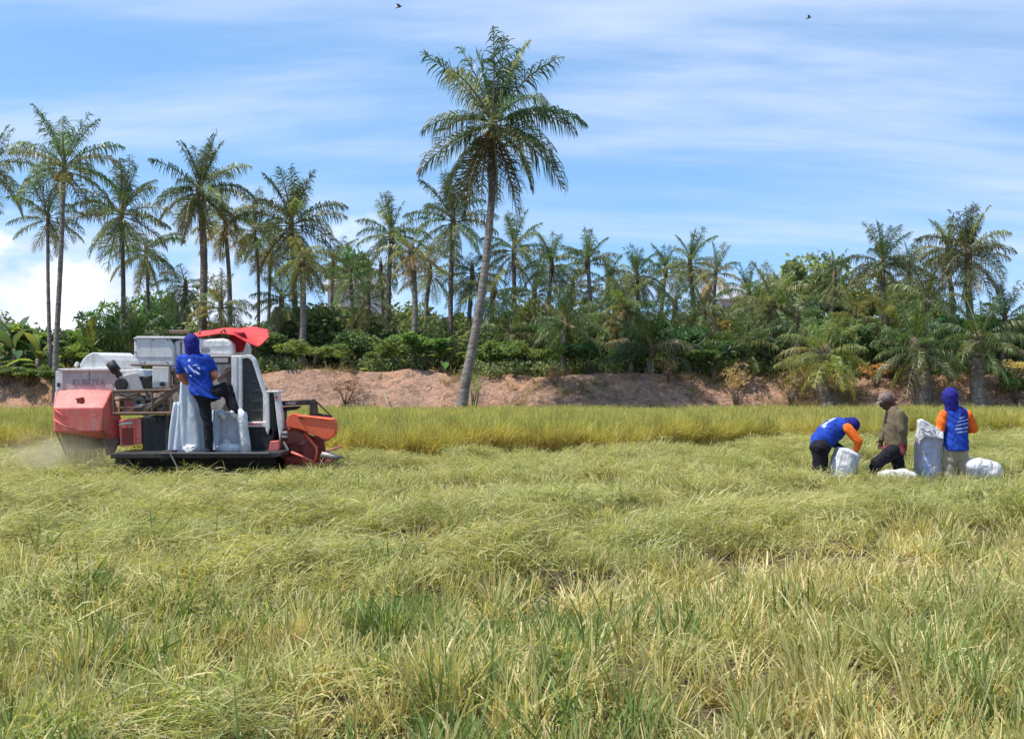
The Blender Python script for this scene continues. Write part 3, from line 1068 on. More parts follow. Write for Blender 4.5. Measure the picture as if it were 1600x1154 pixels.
def palm(crown, base, Y, Lpx, label, n=24, young=GREEN, old=OLIVE, hi=84, lo=-42, dead=3, seed=0, r0=0.20, r1=0.11,
         mid=None, nuts=0, tm='trunk', dark_base=False, deadcol=None, group='coconut palms behind the field', dy=0.0):
    rr = random.Random(seed * 7 + int(crown[0]))
    r0, r1, Lpx, n = r0 * (0.72 if Y > 46 else 0.9), r1 * (0.72 if Y > 46 else 0.9), Lpx * (1.16 if mid else 1.06), n + 1
    c = U(crown[0], crown[1], Y)
    if mid:
        path = px_path(mid, Y)
        path = [Vector((v.x, v.y, v.z)) for v in path]
    else:
        b = U(base[0], base[1], Y)
        b.z = min(b.z, float(bank_z(b.x, Y)) + 0.02)
        if b.z > c.z - 0.3:
            b.z = c.z - 0.3
        sw = rr.uniform(-0.2, 0.2)
        path = [b.lerp(c, t) + Vector((math.sin(t * math.pi) * sw, math.sin(t * math.pi) * rr.uniform(-.1, .1), 0)) for t in (0, .2, .4, .6, .8, 1)]
    g = float(max(bank_z(path[0].x, path[0].y), ground(path[0].x, path[0].y)))
    path[0].z = min(path[0].z, g - 0.1)
    root = empty('coconut_palm', path[0].copy(), label, 'palm tree', group)
    # trunk
    cr = []
    K = 26
    for i in range(K + 1):
        f = i / K * (len(path) - 1)
        j = min(int(f), len(path) - 2)
        p0, p1, p2, p3 = path[max(j - 1, 0)], path[j], path[j + 1], path[min(j + 2, len(path) - 1)]
        t = f - j
        cr.append(0.5 * ((2 * p1) + (p2 - p0) * t + (2 * p0 - 5 * p1 + 4 * p2 - p3) * t * t + (3 * p1 - p0 - 3 * p2 + p3) * t ** 3))
    rad = [(r1 + (r0 - r1) * (1 - i / K) ** 1.3 + 0.45 * r0 * max(0, 1 - i / 3.0) ** 2) * (1 + 0.06 * (i % 2)) for i in range(K + 1)]
    mb = MB()
    mb.tube(cr, rad, 10)
    mb.build('trunk', M[tm], root, smooth=True)
    top = cr[-1]
    mb = MB()
    mb.tube([top + Vector((0, 0, -0.35)), top + Vector((0, 0, -0.1)), top + Vector((0, 0, 0.18)), top + Vector((0, 0, 0.5))],
            [r1 * 1.05, r1 * 1.35, r1 * 1.2, r1 * 0.4], 8)
    mb.build('leaf_base', M['fibre'], root, smooth=True)
    Lm = Lpx / F * Y
    for i in range(n):
        t = (i + 0.5) / n
        e = hi + (hi - 15 - hi) * t / 0.22 if t < 0.22 else (hi - 28) + (lo - hi + 28) * ((t - 0.22) / 0.78) ** 0.9
        e += rr.uniform(-6, 6)
        k = min(EL, key=lambda q: abs(q - e))
        f = link('frond', rr.choice(FR[k]), parent=root)
        f.location = top - root.location + Vector((rr.uniform(-.05, .05), rr.uniform(-.05, .05), 0.15 - 0.3 * t))
        s = Lm * (0.92 if t < 0.22 else 0.98) * rr.uniform(0.88, 1.1)
        f.scale = (s, s * rr.uniform(0.9, 1.1), s)
        f.rotation_euler = (rr.uniform(-.35, .35), 0, i * 2.39996 + rr.uniform(-.3, .3) + seed)
        cc = lerp(young, old, max(0, (t - 0.3) / 0.7) ** 1.2)
        if rr.random() < 0.10:
            cc = lerp(cc, PALE, 0.7)
        f.color = (*[x * 1.2 * rr.uniform(0.85, 1.15) for x in cc], 1)
    for i in range(dead):
        f = link('dead_frond', rr.choice(FRDEAD), parent=root)
        f.location = top - root.location + Vector((0, 0, -0.2))
        s = Lm * rr.uniform(0.65, 0.95)
        f.scale = (s, s, s)
        f.rotation_euler = (rr.uniform(-.3, .3), 0, i * 2.1 + rr.uniform(-.6, .6) + seed)
        f.color = (*(deadcol or rr.choice((BROWN, GREYD, BROWN, OLIVE))), 1)
    if nuts:
        for i in range(nuts):
            a = i * 2.4
            mb = MB()
            p = top + Vector((math.cos(a) * 0.26, math.sin(a) * 0.26, -0.3 - 0.09 * (i % 3)))
            mb.ball(p, (0.11, 0.11, 0.14), 8, 6)
            mb.build('coconut', M['coconut'], root, smooth=True)
    return root


# the tall one in the field edge
palm((770, 196), None, 44.5, 126, 'tallest coconut palm, its leaning grey trunk rooted at the rice edge', n=34, young=DEEP, old=(0.075, 0.08, 0.03), hi=86, lo=-62, dead=7, seed=3,
     r0=0.24, r1=0.125, mid=[(718, 642), (727, 598), (738, 545), (754, 450), (765, 350), (770, 270), (770, 193)], nuts=7, deadcol=(0.12, 0.085, 0.055), group='')
P_ = palm
P_((100, 262), (86, 632), 45.2, 86, 'slender palm with yellow coconuts, taller of the pair beside the harvester cover', 21, hi=80, lo=-30, dead=2, seed=1, r0=.13, r1=.085, nuts=8,
   mid=[(86, 634), (87, 560), (91, 480), (96, 380), (100, 262)], deadcol=(0.06, 0.05, 0.04))
P_((75, 340), (80, 610), 46.2, 56, 'shorter thin palm just left of the slender coconut palm', 18, hi=80, lo=-45, dead=3, seed=2, r0=.12, r1=.08, mid=[(80, 612), (77, 520), (75, 430), (75, 340)])
P_((-18, 262), (-40, 560), 50, 78, 'palm cut off at the far left edge of the view', 22, seed=4, lo=-50)
P_((190, 335), (188, 545), 52, 84, 'bushy palm with hanging grey fronds behind the white thresher cover', 27, young=(0.06, 0.09, 0.04), old=PALE, lo=-66, dead=5, seed=5, r0=.16, r1=.11, tm='trunk_dark')
P_((228, 395), (226, 540), 56, 62, 'small palm with drooping fronds right of the bushy grey-fronded palm', 18, old=PALE, lo=-66, hi=50, dead=4, seed=6, r0=.13, r1=.1, tm='trunk_dark')
P_((312, 298), (312, 545), 50, 86, 'broad dark palm straight above the worker on the harvester', 30, young=(0.045, 0.075, 0.025), old=(0.15, 0.13, 0.05), lo=-60, dead=5, seed=7, r0=.24, r1=.18, nuts=6, tm='trunk_dark')
P_((352, 348), (358, 530), 55, 62, 'yellowish palm half hidden behind the broad dark palm', 22, young=OLIVE, old=YEL, lo=-60, dead=4, seed=8)
P_((290, 450), (292, 545), 53, 62, 'low palm with hanging fronds under the broad dark palm', 18, young=OLIVE, old=PALE, hi=40, lo=-66, dead=5, seed=9, r0=.2, tm='trunk_dark')
P_((455, 352), (456, 540), 52, 88, 'full palm with pale drooping fronds above the red canopy', 30, young=(0.06, 0.085, 0.03), old=(0.17, 0.165, 0.07), lo=-62, dead=3, seed=10, r0=.2, r1=.13)
P_((398, 362), (398, 510), 57, 62, 'thin-trunked palm between the red canopy and the drooping full palm', 20, old=PALE, lo=-60, seed=11, r0=.12, r1=.09, tm='trunk_dark')
P_((472, 405), (470, 565), 49.5, 62, 'palm with a stout pale trunk reaching down to the green shrub', 20, young=OLIVE, old=(0.2, 0.18, 0.07), hi=40, lo=-66, dead=3, seed=12, r0=.2, r1=.15)
P_((424, 400), (425, 520), 58, 52, 'dark thin palm behind the stout pale trunk', 16, lo=-60, seed=13, r0=.12, r1=.09, tm='trunk_dark')
P_((520, 412), (518, 500), 60, 52, 'sparse palm with a few stiff fronds left of the pale-roofed house', 13, hi=76, lo=-30, dead=2, seed=14, r0=.13, r1=.1, tm='trunk_dark')
P_((612, 368), (610, 530), 52, 62, 'upright dark green palm above the pale-roofed house', 24, hi=86, lo=-45, dead=3, seed=15, r0=.17, r1=.13, tm='trunk_dark')
P_((643, 395), (643, 545), 50, 54, 'palm with rust-brown hanging fronds over a pale trunk', 16, young=OLIVE, old=BROWN, hi=60, lo=-66, dead=7, deadcol=BROWN, seed=16, r0=.19, r1=.14)
P_((595, 420), (594, 530), 54, 44, 'small dark palm below the upright dark green palm', 14, lo=-66, hi=40, dead=4, seed=17, r0=.12, r1=.1, tm='trunk_dark')
P_((708, 345), (706, 540), 52, 72, 'large palm tucked close behind the tallest trunk on its left', 28, young=(0.055, 0.085, 0.035), old=PALE, lo=-60, dead=3, seed=18, r0=.17, r1=.12, tm='trunk_dark')
P_((738, 428), (732, 545), 53, 58, 'low palm with grey hanging fronds crossed by the tallest trunk', 20, old=PALE, hi=60, lo=-66, dead=4, seed=19)
P_((803, 392), (803, 550), 52.5, 62, 'grey-leaved palm with one white arched frond right of the tallest trunk', 24, old=(0.2, 0.2, 0.14), lo=-62, dead=3, seed=20, deadcol=(0.36, 0.34, 0.3))
P_((862, 415), (860, 545), 53.5, 56, 'spreading palm between the grey-leaved and the spiky palm', 22, old=PALE, lo=-62, dead=4, seed=21)
P_((918, 408), (918, 520), 53, 50, 'spiky upright palm standing alone against the sky', 17, hi=88, lo=5, dead=1, seed=22, young=DEEP, r0=.15, r1=.12)
P_((995, 432), (996, 540), 53, 50, 'palm with a rounded dark top and brown hanging fronds', 26, young=DEEP, old=(0.24, 0.18, 0.09), lo=-64, dead=7, seed=23, deadcol=(0.3, 0.2, 0.12))
P_((1040, 425), (1040, 540), 55, 46, 'dark palm top joined to the rounded one', 18, young=DEEP, old=OLIVE, lo=-40, dead=3, seed=24)
P_((1078, 412), (1084, 545), 53, 54, 'palm with bright yellow lower fronds', 24, old=YEL, lo=-58, dead=3, seed=25, deadcol=YEL)
P_((1118, 428), (1115, 520), 51.5, 46, 'thin palm with ragged top at the right end of the yellow cluster', 17, young=OLIVE, old=YEL, lo=-50, dead=2, seed=26, r0=.11, r1=.09, tm='trunk_dark')
P_((1208, 478), (1210, 570), 49.5, 68, 'low pale green palm with fronds spread like a star', 24, young=OLIVE, old=(0.16, 0.165, 0.08), hi=80, lo=-45, dead=2, seed=27)
P_((1304, 436), (1300, 560), 52, 48, 'dark narrow palm poking above the pale leafy tree', 19, young=DEEP, old=OLIVE, lo=-55, dead=2, seed=28)
P_((1380, 412), (1380, 560), 50, 66, 'wide palm with arched fronds above the walking worker', 25, young=(0.05, 0.085, 0.035), old=(0.2, 0.19, 0.09), lo=-50, dead=3, seed=29, deadcol=BROWN)
P_((1513, 398), (1526, 560), 48.5, 78, 'tall shaggy palm near the right edge with long arching fronds', 31, young=(0.06, 0.075, 0.03), old=(0.17, 0.155, 0.08), lo=-58, dead=5, seed=30, r0=.24, r1=.18)
P_((1480, 392), (1490, 560), 50, 56, 'palm pressed against the left side of the tall shaggy palm', 20, young=OLIVE, old=PALE, lo=-40, dead=2, seed=31)
P_((1448, 470), (1450, 590), 47.5, 66, 'mid-height palm with two long pale stalks', 20, young=(0.07, 0.09, 0.04), old=PALE, hi=80, lo=-30, dead=2, seed=32)
P_((1290, 556), (1290, 632), 45.8, 74, 'stubby palm with bright yellow-green skirt on the bank', 28, young=(0.15, 0.22, 0.07), old=(0.40, 0.40, 0.12), hi=80, lo=-40, dead=2, seed=33, r0=.34, r1=.28, tm='trunk_dark', deadcol=YEL)
P_((1432, 545), (1440, 634), 45.6, 78, 'stout dark palm behind the walking worker, with one bare white stalk', 28, young=GREEN, old=(0.17, 0.2, 0.1), hi=84, lo=-35, dead=4, seed=34, r0=.42, r1=.32, tm='trunk_dark', deadcol=GREYD)
P_((1530, 535), (1528, 634), 45.6, 80, 'stout palm with a thick ringed trunk behind the standing worker', 28, young=GREEN, old=(0.2, 0.23, 0.11), hi=84, lo=-35, dead=3, seed=35, r0=.30, r1=.26, tm='trunk')
P_((1020, 545), (1020, 590), 47.2, 82, 'trunkless dark green palm low on the bank in the middle', 24, young=DEEP, old=(0.07, 0.095, 0.045), hi=84, lo=5, dead=1, seed=36, r0=.25, tm='trunk_dark')
P_((1160, 545), (1160, 600), 47.2, 66, 'low green palm on the bank left of the star-shaped palm', 20, young=GREEN, old=(0.1, 0.12, 0.05), hi=84, lo=-20, dead=3, seed=37, r0=.2, deadcol=GREYD)
P_((885, 505), (885, 590), 48.5, 70, 'low palm with pale arching stalks under the spiky palm', 20, young=GREEN, old=PALE, hi=84, lo=-30, dead=2, seed=38)
P_((205, 545), (205, 600), 48, 78, 'low palm with stiff upright fronds right behind the harvester', 20, young=(0.055, 0.105, 0.045), old=(0.08, 0.12, 0.05), hi=86, lo=25, dead=0, seed=39)
P_((798, 520), (798, 585), 49.5, 66, 'low palm right beside the foot of the tallest trunk', 18, young=GREEN, old=OLIVE, hi=80, lo=-20, dead=2, seed=40)
P_((960, 500), (960, 590), 50.5, 66, 'low dull palm left of the trunkless dark one', 18, young=OLIVE, old=PALE, hi=80, lo=-30, dead=4, seed=41, deadcol=GREYD)

for a in (
    ((548, 430), (548, 540), 58, 52, 'palm squeezed between the sparse palm and the upright dark green one'),
    ((575, 470), (575, 560), 51, 48, 'low palm in front of the light sheet roof'),
    ((672, 425), (672, 550), 56, 54, 'palm filling the gap left of the large palm by the tallest trunk'),
    ((770, 460), (772, 560), 51, 54, 'low palm with grey stalks touching the right side of the tallest trunk'),
    ((835, 460), (835, 560), 51, 56, 'drooping low palm under the grey-leaved palm with the white frond'),
    ((895, 448), (895, 560), 55, 50, 'olive palm just left of the spiky upright palm trunk'),
    ((950, 445), (950, 560), 55, 52, 'palm in the dip between the spiky palm and the rounded dark one'),
    ((975, 480), (975, 570), 50, 56, 'low brownish palm under the rounded dark palm top'),
    ((1055, 480), (1055, 570), 50.5, 58, 'low palm with tangled tan fronds below the yellow-fronded palm'),
    ((1100, 490), (1100, 570), 49.5, 52, 'low dull green palm right below the bright yellow fronds'),
    ((1170, 460), (1170, 570), 56, 50, 'olive palm beside the greyish gabled roof'),
    ((1245, 500), (1245, 590), 48.8, 62, 'low palm with long pale stalks right of the star-shaped palm'),
    ((1335, 500), (1335, 590), 48.5, 64, 'low green palm below and left of the wide palm'),
    ((1420, 430), (1420, 560), 53, 56, 'dark palm between the wide palm and the shaggy pair'),
    ((1385, 505), (1385, 590), 47.8, 60, 'green palm with stiff fronds right over the walking worker'),
    ((1570, 500), (1570, 590), 49, 60, 'low palm at the right edge under the arching fronds'),
    ((345, 480), (345, 560), 49, 56, 'low shaggy palm behind the red canopy'),
    ((440, 470), (440, 560), 51, 54, 'low palm with hanging fronds under the full palm'),
):
    q = len(a[4])
    palm(a[0], a[1], a[2], a[3], a[4], 20, young=(GREEN, OLIVE, DEEP)[q % 3], old=(PALE, (0.22, 0.2, 0.1), OLIVE, PALE)[q % 4], hi=84 if q % 2 else 70, lo=-60, dead=2 + q % 4, seed=60 + q,
         r0=.17, r1=.12, tm='trunk_dark' if q % 2 else 'trunk')


# ------------------------------------------------------------------ broad-leaved plants
def leaf_cloud(name, n, seed, size=0.085, lobes=9, ratio=0.55, mat='leaf', zmin=0.15):
    r = np.random.default_rng(seed)
    lc = np.stack([r.normal(0, 0.42, lobes), r.normal(0, 0.42, lobes), r.uniform(0.3, 0.85, lobes)], -1)
    lr = r.uniform(0.16, 0.46, lobes)
    lc[:, 2] += r.uniform(-0.15, 0.25, lobes)
    k = r.integers(0, lobes, n)
    d = r.normal(0, 1, (n, 3))
    d /= np.linalg.norm(d, axis=1)[:, None]
    rad = lr[k] * r.uniform(0.25, 1.08, n) ** 0.45
    outl = r.uniform(0, 1, n) < 0.2
    rad = rad * np.where(outl, r.uniform(1.05, 1.5, n), 1.0)
    P = lc[k] + d * rad[:, None] * np.array([1, 1, 0.75])
    P[:, 2] = np.abs(P[:, 2])
    a = r.normal(0, 1, (n, 3)) + d * 0.7
    a /= np.linalg.norm(a, axis=1)[:, None]
    b = np.cross(a, r.normal(0, 1, (n, 3)))
    b /= np.linalg.norm(b, axis=1)[:, None]
    nn = np.cross(a, b)
    s = (size * r.uniform(0.6, 1.35, n) * np.where(outl, 0.65, 1.0))[:, None]
    V = np.stack([P - a * s, P + b * s * ratio + nn * s * 0.2, P + a * s, P - b * s * ratio + nn * s * 0.2], 1).reshape(-1, 3)
    Q = np.arange(n * 4).reshape(-1, 4)
    me = np_mesh(name, V, Q, attrs={'tint': np.repeat(r.uniform(0, 1, n), 4)}, smooth=False)
    me.materials.append(M[mat])
    return me


CL = [leaf_cloud('leaf_crown', 2600, 11 + i, sz, lb, rt) for i, (sz, lb, rt) in enumerate(
    ((0.095, 9, 0.5), (0.075, 12, 0.55), (0.125, 8, 0.42), (0.085, 11, 0.35), (0.11, 10, 0.6)))]


CL.append(leaf_cloud('twig_crown', 520, 71, 0.11, 14, 0.16))
CL.append(leaf_cloud('twig_crown', 420, 72, 0.13, 16, 0.12))


def shrub(px, pyb, w, h, Y, k, col, label, cat='shrub', name='leafy_shrub', group='shrubs along the top of the bank', stem=0.35):
    rr = random.Random(int(px * 3 + h))
    x = (px - 800) / F * Y
    zb = float(bank_z(x, Y))
    z1 = H + (HOR - (pyb - h)) / F * Y
    root = empty(name, (x, Y, zb), label, cat, group)
    tot = max(0.6, z1 - zb)
    lift = min(stem * tot, tot * 0.5)
    c = link('crown', CL[k], parent=root)
    ww = w / F * Y / 2 / 0.85
    c.scale = (ww, ww * rr.uniform(0.75, 1.0), (tot - lift) / 1.15)
    c.location = (0, 0, lift)
    c.rotation_euler = (0, 0, rr.uniform(0, 6.28))
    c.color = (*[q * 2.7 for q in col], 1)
    base = Vector((x, Y, zb - 0.1))
    mb = MB()
    for i in range(4):
        a = i * 1.57 + rr.uniform(0, 1)
        tip = base + Vector((math.cos(a) * ww * 0.45, math.sin(a) * ww * 0.4, tot * rr.uniform(0.6, 0.85)))
        m1 = base.lerp(tip, 0.5) + Vector((rr.uniform(-.1, .1), 0, 0.15))
        mb.tube([base, m1, tip], [0.03 + 0.012 * tot, 0.02 + 0.006 * tot, 0.008], 6)
    mb.build('trunk', M['bark'], root, smooth=True)
    return root


SH = [  # px, base row, width, height, distance, crown kind, colour, label
    (30, 600, 110, 90, 49, 4, (0.085, 0.13, 0.04), 'bright green shrub at the far left edge below the cut-off palm'),
    (45, 634, 90, 66, 46.0, 0, (0.06, 0.085, 0.035), 'dark green leafy bush at the foot of the bank, far left'),
    (5, 632, 60, 60, 46.2, 1, (0.06, 0.08, 0.035), 'dark low bush in the lower left corner of the bank'),
    (120, 600, 90, 60, 48, 1, (0.085, 0.115, 0.04), 'light green shrub right of the pair of slender palms'),
    (160, 600, 80, 85, 50, 0, (0.06, 0.095, 0.035), 'dark green shrub above the white thresher cover'),
    (250, 590, 90, 128, 60, 1, (0.05, 0.09, 0.045), 'round blue-green tree beyond the small drooping palm'),
    (200, 590, 90, 110, 53, 3, (0.055, 0.10, 0.045), 'feathery green tree behind the grain tank'),
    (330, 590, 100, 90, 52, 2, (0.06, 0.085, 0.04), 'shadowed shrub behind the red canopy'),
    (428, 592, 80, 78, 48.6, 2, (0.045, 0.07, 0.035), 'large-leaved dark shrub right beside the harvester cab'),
    (488, 592, 74, 58, 48, 3, (0.08, 0.105, 0.04), 'pale yellow-green low shrub on the bank above the header'),
    (543, 592, 84, 74, 49.6, 1, (0.07, 0.10, 0.05), 'grey-green dense shrub left of the rust-brown palm'),
    (604, 595, 76, 62, 48.4, 3, (0.06, 0.085, 0.035), 'mid-green shrub in front of the small dark palm'),
    (560, 590, 100, 195, 96, 1, (0.06, 0.105, 0.045), 'big green tree rising over the pale-roofed house'),
    (662, 592, 80, 70, 48.2, 4, (0.065, 0.11, 0.035), 'leafy shrub right of the rust-brown palm'),
    (680, 590, 70, 110, 57, 3, (0.10, 0.13, 0.045), 'yellow-green tree filling the gap behind the large palm'),
    (772, 592, 64, 62, 48.6, 2, (0.06, 0.09, 0.035), 'fresh green shrub immediately right of the tallest trunk'),
    (832, 592, 70, 56, 48.0, 3, (0.075, 0.105, 0.04), 'light green low shrub on the bank under the grey-leaved palm'),
    (840, 590, 100, 115, 58, 1, (0.075, 0.095, 0.045), 'dull olive tree behind the grey-leaved palm'),
    (940, 590, 110, 115, 57, 3, (0.10, 0.115, 0.06), 'pale olive tree behind the spiky palm'),
    (920, 592, 80, 60, 48.0, 2, (0.05, 0.09, 0.04), 'dark shrub under the spiky palm'),
    (1060, 592, 110, 90, 49.0, 0, (0.04, 0.085, 0.045), 'deep green shrub right of the trunkless palm'),
    (1090, 592, 90, 50, 47.6, 4, (0.075, 0.12, 0.05), 'broad-leaved green shrub at the bank edge below the yellow palm'),
    (1130, 590, 90, 100, 53, 3, (0.15, 0.13, 0.06), 'brownish thin-leaved tree below the pale gabled roof'),
    (1200, 590, 110, 130, 56, 1, (0.085, 0.105, 0.06), 'grey-green tree behind the star-shaped palm'),
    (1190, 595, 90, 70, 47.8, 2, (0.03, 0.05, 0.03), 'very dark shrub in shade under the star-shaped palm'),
    (1262, 590, 140, 185, 54, 1, (0.105, 0.125, 0.07), 'pale grey leafy tree with bare twigs on top'),
    (1340, 590, 130, 150, 53, 3, (0.12, 0.135, 0.06), 'yellowish leafy tree below the wide palm'),
    (1350, 600, 100, 85, 48, 0, (0.055, 0.095, 0.05), 'green shrub right of the stubby yellow-green palm'),
    (1370, 620, 70, 55, 46.6, 5, (0.24, 0.13, 0.06), 'rust-brown dry bush behind the walking worker'),
    (1420, 590, 130, 140, 54, 1, (0.09, 0.115, 0.05), 'thick olive tree between the wide and the shaggy palm'),
    (1480, 600, 110, 110, 49, 2, (0.04, 0.085, 0.045), 'dark big-leaved shrub behind the standing worker'),
    (1580, 600, 90, 110, 50, 4, (0.08, 0.12, 0.05), 'green shrub at the far right edge'),
    (1590, 625, 60, 60, 47, 5, (0.22, 0.19, 0.09), 'dry yellow bush on the bank at the far right'),
    (1560, 590, 90, 95, 54, 0, (0.075, 0.105, 0.045), 'tree under the arching fronds of the shaggy palm'),
    (540, 628, 60, 36, 46.0, 5, (0.075, 0.045, 0.035), 'dark purplish dry bush on the bank slope right of the header'),
    (868, 606, 44, 34, 46.6, 6, (0.10, 0.055, 0.045), 'purplish dead bush on the slope right of the tallest trunk'),
    (740, 636, 36, 56, 45.4, 5, (0.11, 0.14, 0.055), 'small green plant touching the foot of the tallest trunk'),
    (1150, 632, 70, 60, 45.9, 5, (0.19, 0.14, 0.085), 'grey-brown dead shrub on the slope below the low green palm'),
    (1236, 634, 44, 62, 45.7, 6, (0.17, 0.14, 0.08), 'dry twiggy bush left of the stubby yellow-green palm'),
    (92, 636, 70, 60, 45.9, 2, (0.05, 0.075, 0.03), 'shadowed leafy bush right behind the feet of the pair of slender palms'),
    (1588, 636, 60, 54, 45.9, 0, (0.06, 0.085, 0.035), 'leafy green bush on the slope at the lower right edge of the bank'),
    (1045, 615, 40, 60, 46.6, 6, (0.25, 0.18, 0.11), 'withered tan sapling on the slope under the trunkless palm'),
]
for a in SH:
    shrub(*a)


# banana plants
def banana_leaf(seed, e0, droop):
    r = np.random.default_rng(seed)
    S = 9
    s = np.linspace(0, 1, S + 1)
    e = np.radians(e0 - droop * s ** 1.4)
    d = np.stack([np.cos(e), np.zeros(S + 1), np.sin(e)], -1)
    P = np.concatenate([[[0, 0, 0]], np.cumsum(d[:-1] / S, 0)])
    V, Q = [], []
    for j in range(S + 1):
        w = 0.012 if s[j] < 0.16 else 0.15 * math.sin(math.pi * (0.1 + 0.9 * (s[j] - 0.16) / 0.84)) ** 0.6
        up = np.array([-d[j][2], 0, d[j][0]])
        t = r.uniform(0.7, 1.1)
        V += [P[j] + np.array([0, w * t, 0]) + up * w * 0.35, P[j], P[j] + np.array([0, -w * t, 0]) + up * w * 0.35]
    for j in range(S):
        for k in range(2):
            a = j * 3 + k
            Q.append((a, a + 1, a + 4, a + 3))
    me = np_mesh('banana_leaf', np.array(V), np.array(Q), attrs={'tint': np.repeat(r.uniform(0, 1), len(V))})
    me.materials.append(M['leaf'])
    return me


BL = {e: [banana_leaf(e + k + 50, e, dr) for k, dr in enumerate((35, 70))] for e in (82, 60, 35, 10)}


def banana(px, pyc, Y, Lpx, label, n=9, col=(0.09, 0.14, 0.045), seed=0):
    rr = random.Random(seed)
    x = (px - 800) / F * Y
    zb = float(bank_z(x, Y))
    zc = max(H + (HOR - pyc) / F * Y, zb + 0.5)
    root = empty('banana_plant', (x, Y, zb - 0.05), label, 'banana plant', 'banana plants on the bank')
    mb = MB()
    mb.tube([(x, Y, zb - 0.1), (x + .03, Y, (zb + zc) / 2), (x, Y, zc)], [0.13, 0.1, 0.06], 8)
    mb.build('stem', M['bark'], root, smooth=True)
    Lm = Lpx / F * Y
    for i in range(n):
        t = i / (n - 1)
        k = min(BL, key=lambda q: abs(q - (84 - 72 * t)))
        f = link('leaf', rr.choice(BL[k]), parent=root)
        f.location = (0, 0, zc - zb - 0.1 * t)
        s = Lm * rr.uniform(0.8, 1.1)
        f.scale = (s, s, s)
        f.rotation_euler = (rr.uniform(-.3, .3), 0, i * 2.4 + seed)
        f.color = (*[c * 1.5 * rr.uniform(0.8, 1.25) for c in col], 1)


banana(22, 545, 47.5, 62, 'big-leaved banana plant at the far left', 9, (0.06, 0.105, 0.05), 1)
banana(58, 560, 47.0, 55, 'yellow-green banana plant left of the slender palm trunks', 8, (0.11, 0.15, 0.045), 2)
banana(140, 545, 47.8, 55, 'banana plant with arching leaves above the harvester cover', 9, (0.08, 0.115, 0.04), 3)
banana(1115, 570, 47.2, 50, 'banana plant between the yellow palm and the star-shaped palm', 8, (0.06, 0.11, 0.05), 4)
banana(1405, 560, 47.0, 52, 'banana plant left of the stout dark palm', 8, (0.045, 0.09, 0.045), 5)
banana(985, 568, 47.2, 46, 'banana plant left of the trunkless dark palm', 8, (0.05, 0.095, 0.05), 6)
banana(690, 565, 48.0, 46, 'banana plant just left of the tallest palm trunk', 8, (0.08, 0.125, 0.045), 7)

# thicket and bank-top growth nobody could count
M['thicket'] = grass_mat('thicket_leaves', (0.19, 0.26, 0.11), (0.21, 0.27, 0.12), (0.23, 0.28, 0.14), (0.36, 0.32, 0.19), (0.15, 0.235, 0.10), 0.28, 0.82, 0.5)
tk = []
for s in range(5):
    parts = []
    r = np.random.default_rng(2000 + s)
    n = 60
    d = r.normal(0, 1, (n, 3))
    d /= np.linalg.norm(d, axis=1)[:, None]
    P = d * (0.5 * r.uniform(0.1, 1, n) ** 0.5)[:, None]
    a = r.normal(0, 1, (n, 3)) + d
    a /= np.linalg.norm(a, axis=1)[:, None]
    b = np.cross(a, r.normal(0, 1, (n, 3)))
    b /= np.linalg.norm(b, axis=1)[:, None]
    sz = r.uniform(0.07, 0.16, n)[:, None]
    V = np.stack([P - a * sz, P + b * sz * 0.45, P + a * sz, P - b * sz * 0.45], 1).reshape(-1, 3)
    tk.append(join_blades('leaf_tuft', [(V, np.arange(n * 4).reshape(-1, 4), np.repeat(r.uniform(0, 1, n), 4), np.tile([0, .5, 1, .5], n))], M['thicket']))
TOPX = [-60, 0, 60, 130, 200, 290, 400, 500, 600, 700, 760, 850, 950, 1100, 1150, 1200, 1300, 1400, 1500, 1560, 1660]
TOPY = [525, 522, 545, 540, 525, 520, 515, 500, 500, 510, 515, 515, 510, 515, 535, 515, 520, 525, 525, 540, 535]
n = 5200
Yk = R0.uniform(50.5, 58, n)
pxk = R0.uniform(-140, 1740, n)
xk = (pxk - 800) / F * Yk
zt = H + (HOR - np.interp(pxk, TOPX, TOPY) + 0 + (fbm(xk * 0.35, Yk * 0.35, 201) - 0.5) * 90) / F * Yk
zb = bank_z(xk, Yk)
zk = zb + (zt - zb) * R0.uniform(0, 1, n)
sc = R0.uniform(0.7, 1.5, n)
scatter('thicket', np.stack([xk, Yk, zk], -1), R0.uniform(0, 6.28, (n, 3)), np.stack([sc] * 3, -1), R0.integers(0, 5, n), tk, M['thicket'],
        'tangled green thicket filling the space between the palms', 'thicket')
n = 2600
xk = R0.uniform(-24, 25, n)
Yk = R0.uniform(47.3, 50.5, n)
dens = sstep(fbm(xk * 0.4, Yk * 0.6, 211), 0.36, 0.6)
kp = (R0.uniform(0, 1, n) < dens) & (bank_z(xk, Yk) > 1.15)
xk, Yk = xk[kp], Yk[kp]
n = len(xk)
sc = R0.uniform(0.35, 0.95, n)
scatter('undergrowth', np.stack([xk, Yk, bank_z(xk, Yk) + sc * 0.3], -1), R0.uniform(0, 6.28, (n, 3)), np.stack([sc] * 3, -1), R0.integers(0, 5, n), tk, M['thicket'],
        'low green weeds growing along the top of the bank', 'undergrowth')
bg_k = [join_blades('dry_grass', [blades(26, 3000 + s, 0.16, (0.2, 0.55), (0.012, 0.025), (30, 85), (10, 80))], M['bank_grass']) for s in range(4)]
n = 5200
xk = R0.uniform(-24, 25, n)
Yk = R0.uniform(44.9, 49.0, n)
dens = sstep(fbm(xk * 0.55, Yk * 1.1, 221), 0.50, 0.70) * 0.7 + 0.03
kp = (R0.uniform(0, 1, n) < dens)
xk, Yk = xk[kp], Yk[kp]
n = len(xk)
sc = R0.uniform(0.5, 1.1, n)
